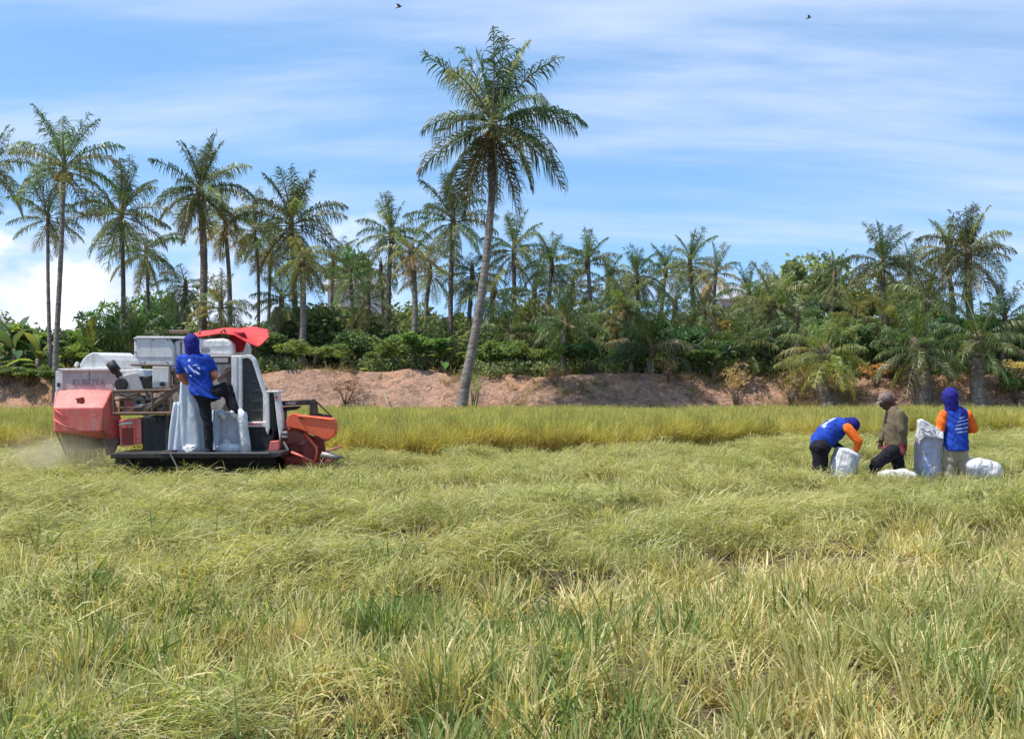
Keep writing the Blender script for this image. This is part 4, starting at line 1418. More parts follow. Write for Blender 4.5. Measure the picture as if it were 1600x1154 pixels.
scatter('bank_grass', np.stack([xk, Yk, bank_z(xk, Yk) - 0.03], -1), np.stack([R0.normal(0, .3, n), R0.normal(0, .3, n), R0.uniform(0, 6.28, n)], -1),
        np.stack([sc] * 3, -1), R0.integers(0, 4, n), bg_k, M['bank_grass'], 'tufts of dry grass and weeds scattered over the earth bank', 'dry grass')

# dead fronds and roots lying on the slope
rr = random.Random(5)
for i, (px, lab) in enumerate((
        (600, 'dry frond on the bare slope between the purplish bush and the tallest trunk'), (668, 'dead frond on the slope just left of the tallest trunk'),
        (800, 'pale dead frond on the slope right of the tallest trunk'), (842, 'dead frond on the slope left of the small purplish dead bush'),
        (905, 'dead frond on the slope right of the small purplish dead bush'), (935, 'dry frond on the slope below the spiky upright palm'),
        (1000, 'dead frond on the slope left of the withered tan sapling'), (1080, 'dead frond on the slope right of the withered tan sapling'),
        (1195, 'dead frond on the reddish slope left of the dry twiggy bush'), (1340, 'dead frond in the shade right of the stubby yellow-green palm'),
        (1372, 'grey dead frond lying behind the walking worker'), (1470, 'dead frond lying between the two stout palm trunks'),
        (1575, 'dead frond on the sunlit slope at the far right'))):
    Y = 46.0 + rr.uniform(-0.4, 0.5)
    x = (px - 800) / F * Y
    o = link('dead_palm_frond', FRDEAD[i % 3], None, None, (x, Y, float(bank_z(x, Y)) + 0.22))
    s = rr.uniform(0.8, 1.5)
    o.scale = (s, s, s)
    o.rotation_euler = (rr.uniform(-.4, .4), math.radians(rr.uniform(-62, -40)), rr.uniform(0, 6.28))
    c = rr.choice((GREYD, BROWN, (0.16, 0.11, 0.085), (0.36, 0.29, 0.2)))
    o.color = (*c, 1)
    tag(o, lab, 'dead frond', 'dead palm fronds on the bank')


# ------------------------------------------------------------------ far houses, birds
def house(px0, px1, py_eave, py_ridge, py_base, Y, label, nwin):
    a, b = U(px0, py_eave, Y), U(px1, py_eave, Y)
    zr = U(px0, py_ridge, Y).z
    D = 7.0
    root = empty('house', ((a.x + b.x) / 2, Y, 0.9), label, 'house', 'houses behind the palms')
    mb = MB()
    mb.box(((a.x + b.x) / 2, Y + D / 2, (a.z + 0.9) / 2), (b.x - a.x, D, a.z - 0.9))
    mb.build('wall', M['plaster'], root)
    mb = MB()
    o = 0.5
    mb.add([(a.x - o, Y - o, a.z - .05), (b.x + o, Y - o, a.z - .05), (b.x + o, Y + D / 2, zr), (a.x - o, Y + D / 2, zr), (b.x + o, Y + D + o, a.z - .05), (a.x - o, Y + D + o, a.z - .05),
            (a.x - o, Y - o, a.z + .04), (b.x + o, Y - o, a.z + .04), (b.x + o, Y + D / 2, zr + .1), (a.x - o, Y + D / 2, zr + .1), (b.x + o, Y + D + o, a.z + .04), (a.x - o, Y + D + o, a.z + .04)],
           [(0, 3, 2, 1), (3, 5, 4, 2), (6, 7, 8, 9), (9, 8, 10, 11), (0, 1, 7, 6), (5, 11, 10, 4), (0, 6, 9, 3), (3, 9, 11, 5), (1, 2, 8, 7), (2, 4, 10, 8)])
    mb.build('roof', M['roof'], root)
    for i in range(nwin):
        x = a.x + (b.x - a.x) * (i + 0.5) / nwin
        mb = MB()
        mb.box((x, Y - 0.02, a.z - 1.1), (0.9, 0.1, 1.1))
        w = mb.build('window', M['window'], root)


house(512, 582, 446, 431, 500, 78, 'pale-walled house with a light sheet roof behind the sparse palm', 0)
house(1128, 1172, 468, 440, 500, 74, 'house with a greyish gabled roof right of the yellow palm cluster', 1)


def bird(px, py, Y, wpx, tilt, label):
    c = U(px, py, Y)
    s = wpx / F * Y
    root = empty('flying_bird', c, label, 'bird', 'birds in the sky')
    mb = MB()
    d = Vector((math.cos(tilt), 0.25, math.sin(tilt)))
    mb.tube([c - d * s * .42, c - d * s * .2, c, c + d * s * .2, c + d * s * .32], [s * .05, s * .05, s * .09, s * .07, s * .02], 8)
    mb.build('body', M['bird'], root, smooth=True)
    for sg in (-1, 1):
        mb = MB()
        side = Vector((0.25 * sg, sg * 0.9, 0.38))
        p = [c + d * s * .12, c + side * s * .3 + d * s * .14, c + side * s * .62 - d * s * .15, c + side * s * .3 - d * s * .12, c - d * s * .12]
        up = Vector((0, 0, s * .015))
        mb.add([q + up for q in p] + [q - up for q in p], [(0, 1, 2, 3, 4), (9, 8, 7, 6, 5)] + [(i, i + 5, (i + 1) % 5 + 5, (i + 1) % 5) for i in range(5)])
        mb.build('wing', M['bird'], root)


bird(624, 11, 60, 15, 0.45, 'dark bird flying above and left of the tallest palm')
bird(1264, 28, 60, 14, 0.42, 'dark bird flying high in the right half of the sky')

# ------------------------------------------------------------------ the combine harvester
Y0 = 18.1
hv = empty('combine_harvester', U(280, 735, Y0 + 0.9), 'red and white combine harvester with a red canopy, working along the standing rice', 'combine harvester')


def part(name, mat, shapes, parent=hv, smooth=False, bevel=0.012):
    mb = MB()
    for s in shapes:
        if s[0] == 'p':
            mb.prism(s[1], Y0 + s[2], 0, s[3] - s[2])
        elif s[0] == 'r':
            mb.rect(*s[1], Y0 + s[2], 0, s[3] - s[2])
        elif s[0] == 't':
            f0, f1 = s[1][0], s[1][-1]
            if f0[:2] == f1[:2]:
                u0 = U(f0[0], f0[1], Y0 + f0[2])
                pts = [Vector((u0.x, Y0 + q[2], u0.z)) for q in s[1]]
            else:
                pts = [U(a, b, Y0 + d) for a, b, d in s[1]]
            mb.tube(pts, s[2], s[3] if len(s) > 3 else 8)
    return mb.build(name, M[mat] if isinstance(mat, str) else mat, parent, smooth, bevel)


def hp(px, py, d):
    return U(px, py, Y0 + d)


# rear straw hood, red
mb = MB()
V = [hp(83.5, 637, -.22), hp(162, 636, -.22), hp(158, 673, -.20), hp(84.5, 674, -.20),          # front face
     hp(92, 610, .10), hp(130, 607.5, .10), hp(174, 610, .10),                                   # lid, rear edge
     hp(190, 655, .22), hp(186, 688, .2), hp(160, 669, -.16),
     hp(86, 612, 1.6), hp(174, 610, 1.6), hp(84, 676, 1.6), hp(186, 684, 1.6), hp(189, 655, 1.6)]
Fc = [(0, 1, 2, 3), (0, 4, 5), (0, 5, 1), (1, 5, 6), (1, 6, 7), (1, 7, 9), (7, 8, 9), (1, 9, 2),
      (4, 10, 11, 5), (5, 11, 6), (6, 11, 14), (6, 14, 7), (7, 14, 13, 8), (10, 12, 13), (10, 13, 14, 11), (0, 3, 12, 10), (0, 10, 4), (3, 2, 9, 8), (3, 8, 13, 12)]
mb.add(V, Fc)
hood = mb.build('straw_hood', M['red_dusty'], hv, bevel=0.018)
part('torn_notch', 'dark_red', [('p', [(115, 622.5), (128, 620), (130, 631), (127, 634), (122.5, 625.5)], -.16, -.06)], hood)
part('crease', 'red_dusty', [('t', [(84, 655, -.225), (98, 664, -.235), (118, 671, -.22)], .012, 6), ('t', [(86, 640, -.225), (104, 654, -.23)], .008, 6)], hood, True, 0)
part('hood_strap', 'rust', [('t', [(88, 674, -.2), (104, 712, -.05)], .012), ('t', [(160, 672, -.15), (176, 712, .1)], .012)])
part('shaded_chute', 'black', [('p', [(92, 674), (158, 674), (168, 690), (160, 700), (108, 700)], .6, 1.5)])  # coloured black for the dark shadow below the hood
part('chute_side', 'rust', [('p', [(158, 670), (186, 686), (178, 706), (166, 712), (160, 690)], .12, .2)])
# box with the lettering
rp = part('rear_panel', 'grey', [('p', [(97.5, 577.5), (180, 576), (186, 580), (186, 614), (97, 614)], .24, 1.6)])
part('corner_post', 'grey_white', [('p', [(86.5, 579), (98, 577.5), (98, 650), (86.5, 650)], .22, 1.6)], rp)
part('panel_rim', 'grey_white', [('p', [(88, 575.6), (180, 574.2), (187, 578.5), (180, 579.2), (98, 579.4)], .21, .32)], rp)
cu = bpy.data.curves.new('lettering', 'FONT')
cu.body = 'KUBOTA'
cu.extrude = 0.004
cu.offset = 0.006
cu.align_x = 'CENTER'
tmp = bpy.data.objects.new('tmp', cu)
COL.objects.link(tmp)
dg = bpy.context.evaluated_depsgraph_get()
lme = bpy.data.meshes.new_from_object(tmp.evaluated_get(dg))
bpy.data.objects.remove(tmp)
wd_ = max(v.co.x for v in lme.vertices) - min(v.co.x for v in lme.vertices)
lt = link('lettering', lme, M['letter'], rp)
lme.materials.clear()
lme.materials.append(M['letter'])
lt.location = hp(138, 601.5, .233) - root_loc(rp)
lt.rotation_euler = (math.radians(90), 0, 0)
sx = (51 / F * Y0) / wd_
lt.scale = (sx, 0.125, 1)
part('latch', 'black', [('r', (89, 598, 93, 604), .19, .24)], rp, bevel=0)
# white thresher dome
out_ = [(123, 579), (124.5, 569), (129, 561), (136, 554), (144, 550.5), (152, 550.5), (160, 555), (166, 563), (169.5, 572), (170, 579)]
rings = [[hp(a, b, .30) for a, b in out_], [hp(a + 22, b + .3, .75) for a, b in out_], [hp(a + 52, b + 1, 1.5) for a, b in out_]]
MBd = MB()
MBd.loft(rings)
dome = MBd.build('thresher_cover', M['white'], hv, bevel=0.015)
part('dome_hinge', 'grey_white', [('t', [(118, 573, .25), (122, 566, .28)], .03)], dome)
part('cover_edge', 'white', [('p', [(166, 580), (216, 576), (248, 583), (244, 588), (180, 590)], .35, 1.4)])
part('air_cleaner', 'black', [('t', [(172, 566, .05), (182, 580, .05)], .075, 12), ('t', [(176, 572, .05), (190, 592, .1)], .045, 10)], smooth=True, bevel=0)
# engine block cover with its fan
mb = MB()
mb.loft([[hp(a, b, d) for a, b in [(178, 614), (180, 595), (188, 587), (206, 582), (214, 582), (221, 596), (226, 614)]] for d in (.02, .8)])
eng = mb.build('engine_cover', M['grey'], hv, bevel=0.02)
mb = MB()
c = hp(189, 600, .0)
mb.tube([c + Vector((0, .04, 0)), c, c - Vector((0, .012, 0))], [.10, .10, .085], 16)
fan = mb.build('fan_grille', M['black'], eng)
part('hose', 'beige', [('t', [(196, 644, .1), (214, 634, .05), (230, 632, .08), (246, 627, .1), (262, 631, .12)], .022)], smooth=True, bevel=0)
part('hose', 'steel', [('t', [(200, 641, .14), (222, 639, .1), (236, 643, .12)], .018)], smooth=True, bevel=0)
part('pulley', 'rust', [('t', [(226, 641, .05), (226, 641, .13)], .085, 14)], bevel=0)
part('gear_case', 'rust', [('r', (186, 622, 268, 648), .25, 1.2)])
part('belt_cover', 'black', [('p', [(222, 590), (236, 586), (242, 612), (226, 614)], .2, .8)])
# guard rail, bar by bar
for a, b, w in (((176, 611, -.06), (269, 609, -.06), .021), ((176, 625, -.05), (244, 624, -.05), .012), ((180, 637, -.05), (222, 636, -.05), .010), ((176, 646, -.06), (268, 645, -.06), .026), ((205, 570, -.02), (267, 571, -.02), .016)):
    part('guard_rail', 'rust', [('t', [a, b], w)], bevel=0)
for a, b, w in (((196, 624, -.05), (196, 646, -.05), .012), ((238, 610, -.06), (238, 646, -.06), .016), ((266, 571, -.03), (268, 646, -.06), .018), ((177, 611, -.06), (178, 646, -.06), .016)):
    part('guard_post', 'rust', [('t', [a, b], w)], bevel=0)
vp = part('valve_plate', 'grey_white', [('r', (238, 572, 264, 606), .03, .10)])
part('valve_knob', 'black', [('t', [(254.5, 600, .03), (254.5, 600, -.03)], .035, 12)], vp, bevel=0)
part('black_tank', 'black', [('r', (222, 650, 262, 709), .02, .7)], bevel=.02)
rb = part('red_side_box', 'red_dusty', [('p', [(185, 656), (210, 653), (220, 655), (221, 692), (188, 698)], .0, .6)])
part('vent_grille', 'dark_red', [('r', (190, 668, 208, 694), -.012, .05)], rb)
part('box_bar', 'red', [('r', (208, 655, 212, 690), -.02, .05)], rb)
part('white_highlight', 'sack_white', [('t', [(186, 663, -.03), (197, 661, -.04), (207, 661, -.02)], .018)], rb, True, 0)  # white strip drawn as a highlight on the red box
# grain tank
gt = part('grain_tank', 'grey_white', [('p', [(209, 531), (213, 527), (264, 527.5), (272, 540), (272, 572), (222, 571), (209, 556)], .28, 1.7)], bevel=.03)
part('tank_lid', 'white', [('p', [(207, 529), (214, 525), (290, 525.5), (292, 530), (268, 529)], .26, 1.75)], gt, bevel=.01)
part('tank_hood', 'white', [('p', [(272, 532), (290, 529), (348, 528.5), (357, 530.5), (361.5, 537), (363, 556), (272, 556)], .33, 1.75)], gt, bevel=.04)
part('tank_seam', 'grey', [('r', (306, 540.5, 362, 541.6), .322, .36)], gt, bevel=0)
part('sticker', 'steel', [('r', (314, 544, 327, 551), .32, .36)], gt, bevel=0)
part('bagging_wall', 'beige', [('r', (266, 572, 364, 660), .30, .9)])
br_ = part('side_panel', 'beige', [('p', [(300, 555), (362, 555), (362, 612), (346, 640), (300, 640)], .12, .32)])
part('vent_frame', 'black', [('r', (330, 557, 360, 568), .10, .14)], br_, bevel=0)
part('vent_plate', 'grey', [('r', (334, 559, 356, 566), .08, .12)], br_, bevel=0)
part('diagonal_brace', 'rust', [('p', [(338, 592), (359, 574), (361, 577), (341, 595)], .08, .13), ('p', [(352, 576), (361, 573), (361, 600), (356, 603)], .10, .128)], br_, bevel=0)
part('grain_pipe', 'rust', [('t', [(232, 640, -.02), (250, 626, -.02), (272, 607, .0), (292, 594, .1)], .055, 10)], smooth=True, bevel=0)
# cab side
part('cab_pillar', 'white', [('p', [(361.5, 555), (378, 555), (378, 668), (361.5, 650)], .04, .35)], bevel=.015)
outer = [(376, 556), (386, 553.5), (392, 555), (397.5, 561), (414.5, 615), (415, 670), (378, 670)]
scr = part('side_screen', 'dark_slat', [('p', [(377, 560), (390, 560), (394, 564), (411, 616), (411, 660), (377, 660)], .10, .30)])
for k, yy in enumerate((580, 594, 609, 625, 640)):
    xr = 394 + (yy - 564) * 17 / 52 if yy < 616 else 411
    part('screen_rib', 'dark_slat', [('r', (379, yy, xr - 1, yy + 2.2), .085, .12)], scr, bevel=0)
part('screen_frame', 'white', [('p', [(376, 556), (386, 553.5), (392.5, 555), (398, 561.5), (394, 565), (390, 560.5), (386, 559), (376, 561)], .05, .2),
                               ('p', [(398, 561.5), (414.8, 615), (410.8, 617), (394, 565)], .05, .2),
                               ('p', [(410.8, 617), (414.8, 615), (415.2, 668), (411, 668)], .05, .2)], bevel=.008)
part('frame_sill', 'white', [('r', (376, 658.5, 415, 667), .03, .24)])
part('lower_panel', 'black', [('p', [(366, 668), (426, 668), (428, 706), (366, 708)], .05, 1.6)])
part('front_post', 'white', [('p', [(414.5, 612), (420, 612), (421, 668), (418, 679), (415, 672)], .0, .14)])
part('front_post', 'white', [('p', [(427, 611.5), (435, 611.5), (441, 650), (442, 668), (437, 688), (433, 660)], .0, .16)])
part('post_cap', 'white', [('r', (415, 610, 436, 613.5), -.02, .4)])
part('control_column', 'black', [('r', (420, 613.5, 428, 680), .05, .5)])
part('step_frame', 'red_dusty', [('p', [(422, 689), (436, 688), (437, 700), (432, 708), (419, 708)], -.05, .2)])
part('cab_floor', 'black', [('r', (366, 640, 425, 668), .35, 1.6)])
part('driver_seat', 'black', [('r', (372, 600, 392, 640), .7, 1.2)])
# platform, undercarriage
pl = part('bagging_platform', 'black', [('p', [(172, 708), (440, 706), (440, 712), (428, 715), (172, 716)], -.62, .4)])
part('platform_lip', 'steel', [('r', (250, 706.5, 420, 708.5), -.645, -.60)], pl, bevel=0)
part('platform_arm', 'black', [('p', [(250, 704), (268, 704), (268, 716), (250, 720)], -.6, .1)])
part('leg_prop', 'steel', [('t', [(266, 708, -.64), (282, 740, -.66)], .012)], bevel=0)
part('black_post', 'black', [('r', (258, 650, 263, 708), -.05, .03)], bevel=0)
part('chassis', 'black', [('r', (180, 714, 430, 726), .1, 1.7)])
# straw falling out of the hood, belts, levers
fs_b = blades(420, 5150, 0.5, (0.30, 0.62), (0.006, 0.012), (-88, -60), (-20, 30), nseg=3, sq=0.45)
fme = np_mesh('falling_straw', fs_b[0] * np.array([.62, 1, 1]), fs_b[1], attrs={'tint': fs_b[2], 'along': fs_b[3]})
fo_ = link('falling_straw', fme, M['straw'], hv)
fo_.location = hp(128, 676, .35) - root_loc(hv)
fo_['kind'] = 'stuff'
for a, b, rr_ in ((216, 628, .10), (250, 634, .075), (232, 618, .055)):
    pw = part('belt_pulley', 'steel', [('t', [(a, b, .10), (a, b, .16)], rr_, 16)], bevel=0)
    part('pulley_hub', 'black', [('t', [(a, b, .08), (a, b, .12)], rr_ * .35, 10)], pw, bevel=0)
part('drive_belt', 'rubber', [('t', [(216, 617, .13), (250, 626, .13)], .014), ('t', [(216, 639, .13), (250, 642, .13)], .014)], bevel=0)
part('lever', 'black', [('t', [(273, 604, .05), (270, 584, .0)], .012), ('t', [(270, 584, .0), (269, 580, .0)], .022)], smooth=True, bevel=0)
part('chain_guard', 'red_dusty', [('p', [(196, 628), (208, 620), (212, 646), (196, 646)], .2, .3)])
part('fuel_cap', 'black', [('t', [(240, 655, -.01), (240, 655, -.05)], .05, 12)], bevel=0)
part('tool_box', 'grey', [('p', [(206, 586), (232, 588), (232, 606), (206, 606)], .45, .8)])
part('seat_back', 'black', [('p', [(402, 606), (408, 606), (411, 640), (402, 640)], .5, 1.0)])
part('tie_rope', 'beige', [('t', [(264, 612, -.03), (270, 640, -.05), (267, 668, -.04)], .010), ('t', [(300, 612, .08), (312, 634, .08)], .010)], smooth=True, bevel=0)
# bolts, seams, stickers
for a, b in ((212, 532), (212, 550), (240, 531), (262, 531), (226, 566), (262, 566)):
    part('bolt', 'steel', [('t', [(a, b, .285), (a, b, .262)], .014, 8)], gt, bevel=0)
part('stain', 'rust', [('p', [(281, 535), (284, 534), (283.5, 552), (282, 556)], .318, .34)], gt, bevel=0)
part('tank_seam', 'grey', [('r', (209, 557, 272, 557.8), .272, .3)], gt, bevel=0)
part('panel_seam', 'dark_slat', [('r', (139, 580, 139.6, 594), .232, .26), ], rp, bevel=0)
for a in (92, 100, 178):
    part('bolt', 'steel', [('t', [(a, 609, .25), (a, 609, .215)], .012, 8)], rp, bevel=0)
part('pillar_seam', 'grey', [('r', (369.5, 557, 370.2, 655), .032, .05)], bevel=0)
part('decal_stripe', 'red', [('r', (378.5, 661, 408, 663), .022, .04)], bevel=0)
part('side_light', 'canopy', [('r', (430, 618, 433.5, 623), -.012, .01)], bevel=0)
part('cable', 'black', [('t', [(176, 600, .1), (184, 616, .02), (200, 620, .0), (216, 616, .05), (228, 606, .1)], .012)], smooth=True, bevel=0)
part('cable', 'black', [('t', [(250, 612, .0), (258, 622, -.02), (262, 640, -.02), (256, 655, .0)], .012)], smooth=True, bevel=0)
part('mud_flap', 'rubber', [('r', (180, 716, 206, 736), .06, .09)], bevel=0)
part('grease_box', 'rust', [('r', (270, 576, 296, 600), .26, .31)], bevel=0)
for d in (.15, 1.35):
    pts = [(196, 726), (206, 717), (414, 717), (428, 726), (424, 744), (408, 756), (222, 756), (204, 746)]
    mb = MB()
    mb.prism(pts, Y0 + d * .4, d * .6, d * .6 + .42)
    tr_ = mb.build('crawler_track', M['rubber'], hv, bevel=.03)
    for k in range(6):
        c = hp(226 + k * 35, 745, d - .03)
        mb = MB()
        mb.tube([c, c + Vector((0, .06, 0))], .10, 14)
        mb.build('track_wheel', M['steel'], tr_)
# header
part('lift_arm', 'black', [('p', [(428, 627), (480, 624), (492, 624.5), (492, 632), (440, 634), (428, 634)], .25, .42)])
part('lift_arm', 'black', [('p', [(432, 636), (470, 634), (462, 640), (434, 643)], .3, .45)])
part('arm_plate', 'steel', [('r', (446, 628, 462, 632), .235, .28)], bevel=0)
part('reel_post', 'black', [('p', [(484, 625), (489, 622.5), (494, 628), (496, 650), (483, 650)], .18, .30)])
part('reel_stay', 'black', [('t', [(494, 627, .25), (518, 650, .2)], .012), ('t', [(495, 647, .25), (519, 651, .25)], .022)], bevel=0)
sc_ = [(447, 657), (450, 649), (455, 645.5), (464, 646), (466, 648), (521, 653.5), (524.5, 660), (524, 676), (521, 682), (512, 686.5), (506, 686), (470, 671), (448, 666.5)]
cvr = part('header_cover', 'red', [('p', sc_, -.12, .12)], bevel=.025)
part('cover_ridge', 'red', [('p', [(464, 648.5), (521, 655), (521, 657), (464, 650.5)], -.14, -.1)], cvr)
part('cover_bolt', 'black', [('t', [(470, 653, -.16), (470, 653, -.1)], .014)], cvr, bevel=0)
part('header_side', 'dark_red', [('p', [(476, 690), (492, 680), (506, 687), (510, 716), (503, 725), (482, 728), (446, 720), (444, 712), (474, 712)], .08, .14)])
part('header_side', 'dark_red', [('p', [(442, 668), (470, 673), (506, 688), (510, 716), (503, 724), (480, 728), (446, 718)], 2.0, 2.06)])
part('header_back', 'dark_red', [('p', [(436, 668), (448, 668), (452, 716), (438, 716)], .12, 2.0)])
part('header_floor', 'dark_red', [('p', [(436, 690), (446, 690), (450, 718), (510, 722), (508, 727), (446, 726)], .16, 2.0)])
part('auger', 'dark_red', [('t', [(456, 706, .16), (456, 706, 2.0)], .13, 14)], smooth=True, bevel=0)
reel = part('reel_shaft', 'dark_red', [('t', [(484, 694, .17), (484, 694, 1.98)], .03)], bevel=0)
for k in range(5):
    a = k * 2 * math.pi / 5 + 0.5
    rx, rz = 26 * math.cos(a), 26 * math.sin(a)
    bt = part('reel_bat', 'red_dusty', [('t', [(484 + rx, 694 + rz, .2), (484 + rx, 694 + rz, 1.95)], .018)], reel, bevel=0)
    part('reel_spoke', 'dark_red', [('t', [(484, 694, dd), (484 + rx, 694 + rz, dd)], .012) for dd in (.22,)], reel, bevel=0)
    mbx = []
    for q in range(14):
        dd = .25 + q * .125
        mbx.append(('t', [(484 + rx, 694 + rz, dd), (482 + rx, 706 + rz, dd)], .005, 4))
    tn = part('tines', 'steel', mbx, reel, bevel=0)
    tn['kind'] = 'stuff'
part('header_pipe', 'red', [('t', [(476, 676, .02), (484, 686, .0), (494, 698, -.02), (495, 708, -.02), (491, 722, 0)], .022), ], smooth=True, bevel=0)
part('header_pipe', 'red_dusty', [('t', [(455, 706, .02), (472, 713, .0), (490, 721, -.01)], .02)], smooth=True, bevel=0)
part('header_arc', 'dark_red', [('t', [(448, 670, .05), (462, 671, .03), (478, 678, .03), (490, 690, .03), (500, 702, .05)], .025)], smooth=True, bevel=0)
part('hydraulic_spring', 'steel', [('t', [(441, 676, .02), (449, 676, .02)], .03), ('t', [(441, 682, .02), (449, 682, .02)], .028), ('t', [(443, 690, .0), (450, 703, -.02)], .02)], bevel=0)
mb = MB()
mb.loft([[hp(503 + a * k, 711 + b * k * 0.9, d) for a, b in ((0, -7), (14, -5), (26, 0), (36, 4), (24, 7), (8, 7), (-4, 3))] for k, d in ((.8, -.1), (1.0, 0.0), (1.0, .12), (.8, .2))])
mb.build('crop_divider', M['steel'], hv, smooth=True)
# canopy
nx, ny = 24, 14
vs_, fs_ = [], []
far_e = [(303, 521), (318, 517), (340, 513.5), (365, 511.5), (400, 511), (419, 513)]
near_e = [(303, 525), (330, 523), (350, 519.5), (365, 522), (382, 533), (404, 540), (412, 534), (419, 527)]
for j in range(ny + 1):
    t = j / ny
    for i in range(nx + 1):
        s = i / nx
        px = 303 + s * 116
        py = np.interp(px, *zip(*near_e)) * (1 - t) + np.interp(px, *zip(*far_e)) * t
        py += 1.3 * math.sin(s * 17 + t * 4) * (0.4 + s * 0.5) - 2.5 * math.sin(math.pi * t) * (0.5 + 0.5 * math.sin(s * 9))
        if i == nx:
            px += 1.8 * math.sin(j * 2.2)
        vs_.append(hp(px, py, .30 + t * 1.3 + .2 * s * (1 - t)))
for j in range(ny):
    for i in range(nx):
        a = j * (nx + 1) + i
        fs_.append((a, a + 1, a + nx + 2, a + nx + 1))
mb = MB()
mb.add(vs_, fs_)
can = mb.build('canopy_cloth', M['canopy'], hv, smooth=True)
so = can.modifiers.new('thick', 'SOLIDIFY')
so.thickness = 0.012
mb = MB()
rg = []
for t in np.linspace(0, 1, 9):
    cx, cy_ = 371 + 2 * math.sin(t * 3), 519 + t * 31
    w = (11 + 3 * math.sin(t * math.pi)) * (1 - 0.25 * t)
    rg.append([hp(cx + w * math.cos(k / 12 * 2 * math.pi) * (1 + .12 * math.sin(3 * k + t * 6)), cy_, .75 + .16 * math.sin(k / 12 * 2 * math.pi)) for k in range(12)])
mb.loft(rg)
mb.build('hanging_cloth', M['canopy_dark'], hv, smooth=True)
part('canopy_bow', 'rust', [('t', [(341, 529, .5), (345, 519, .45), (350, 514, .5), (354, 522, .5)], .016)], smooth=True, bevel=0)
part('canopy_pole', 'rust', [('t', [(312, 528, .6), (312, 519, .6)], .016), ], bevel=0)
part('canopy_pole', 'rust', [('t', [(398, 556, 1.5), (398, 513, 1.5)], .018)], bevel=0)
part('canopy_pole', 'rust', [('t', [(330, 530, 1.6), (330, 514, 1.6)], .018)], bevel=0)
part('hand_rail', 'rust', [('t', [(265, 518, .5), (296, 517.5, .5)], .025)], bevel=0)


# ------------------------------------------------------------------ sacks
def sack(name, c, axis_pts, rx, ry, mat, label, group, tie=True, seed=0, puff=1.0, folds=0.0045, cat='sack'):
    """woven bag lofted along axis_pts; rounded-square section, pinched ends, creases"""
    rnd = np.random.default_rng(seed)
    K, nn = 22, 28
    pts = [Vector(p) for p in axis_pts]
    rings = []
    ph = rnd.uniform(0, 6.28, 6)
    for i in range(K + 1):
        t = i / K
        f = t * (len(pts) - 1)
        j = min(int(f), len(pts) - 2)
        p = pts[j].lerp(pts[j + 1], f - j)
        T = (pts[j + 1] - pts[j]).normalized()
        A = Vector((0, 1, 0)) if abs(T.y) < .8 else Vector((1, 0, 0))
        A = (A - T * A.dot(T)).normalized()
        B = A.cross(T)
        e0 = min(1, (t / 0.10)) ** 0.45 if t < 0.10 else 1
        e1 = min(1, ((1 - t) / 0.16)) ** 0.5 if tie and t > 0.84 else (1 if tie else 1)
        e = max(0.10, e0) * max(0.16, e1)
        ring = []
        for k in range(nn):
            a = 2 * math.pi * k / nn
            ca, sa = math.cos(a), math.sin(a)
            q = (abs(ca) ** 2.6 + abs(sa) ** 2.6) ** (-1 / 2.6)
            fo = 1 + folds / rx * (math.sin(3 * a + ph[0] + 3 * t) + .8 * math.sin(5 * a + ph[1] - 6 * t) + .7 * math.sin(9 * t * math.pi + 2 * a + ph[2]) + .5 * math.sin(17 * t + 4 * a + ph[3]))
            ring.append(p + B * (ca * q * rx * e * fo) + A * (sa * q * ry * e * fo))
        rings.append(ring)
    mb = MB()
    mb.loft(rings)
    root = mb.build(name, M[mat], None, smooth=True, loc=c)
    tag(root, label, cat, group)
    return root


def V3(px, py, Y):
    return U(px, py, Y)


# hanging pale-blue bags under the filling spouts
def drape(px0, px1, py0, py1, Y, lean, label, seed, nf=4, mat='sack_blue', top=0.62):
    r = random.Random(seed)
    K, nn = 16, 40
    cx0 = (px0 + px1) / 2
    rings = []
    for i in range(K + 1):
        t = i / K
        py = py0 + (py1 - py0) * t
        cx = cx0 + lean * (1 - t)
        w = (px1 - px0) / 2 * (top + (1 - top) * min(1, t * 1.7) ** .8)
        ring = []
        for k in range(nn):
            a = 2 * math.pi * k / nn
            fo = 1 + 0.16 * math.sin(nf * a + seed) * (1 - .35 * t) + 0.06 * math.sin(9 * a + 2 * t + seed)
            p = U(cx + math.cos(a) * w * fo, py, Y)
            ring.append(Vector((p.x, Y + math.sin(a) * .17 * fo, p.z)))
        rings.append(ring)
    mb = MB()
    mb.loft(rings)
    o = mb.build('hanging_sack', M[mat], None, smooth=True, loc=rings[-1][0])
    return tag(o, label, 'sack', 'pale blue sacks on the bagging platform')


drape(263, 292, 628, 707, Y0 - .12, 5, 'pale blue sack, leftmost on the bagging platform beside the black tank', 1, 5)
drape(284, 324, 595, 707, Y0 - .20, -8, 'tall pale blue sack hanging from the pipe left of the worker\'s standing leg', 2, 6)
drape(330, 352, 640, 707, Y0 - .16, 0, 'narrow pale blue sack between the worker\'s leg and the white sack', 3, 5)
g_ = 'white sacks on the harvester'
wsk = sack('filled_sack', V3(368, 706, Y0 - .1), [V3(362, 708, Y0 - .1), V3(362, 680, Y0 - .1), V3(363, 650, Y0 - .1), V3(363, 643, Y0 - .1)], .20, .20, 'sack_shade', 'shade-grey filled sack under the raised knee of the worker on the harvester', g_, False, 5, folds=.006)  # body greyed for shade, the folds below left white
mb = MB()
fold = [(384, 707, .22), (383, 690, .20), (380, 668, .19), (378, 650, .20), (372, 640, .21)]
mb.tube([hp(a, b, -.42 + d * .1) for a, b, d in fold], [.085, .075, .07, .085, .05], 12)
mb.build('side_fold', M['sack_white'], wsk, smooth=True)
mb = MB()
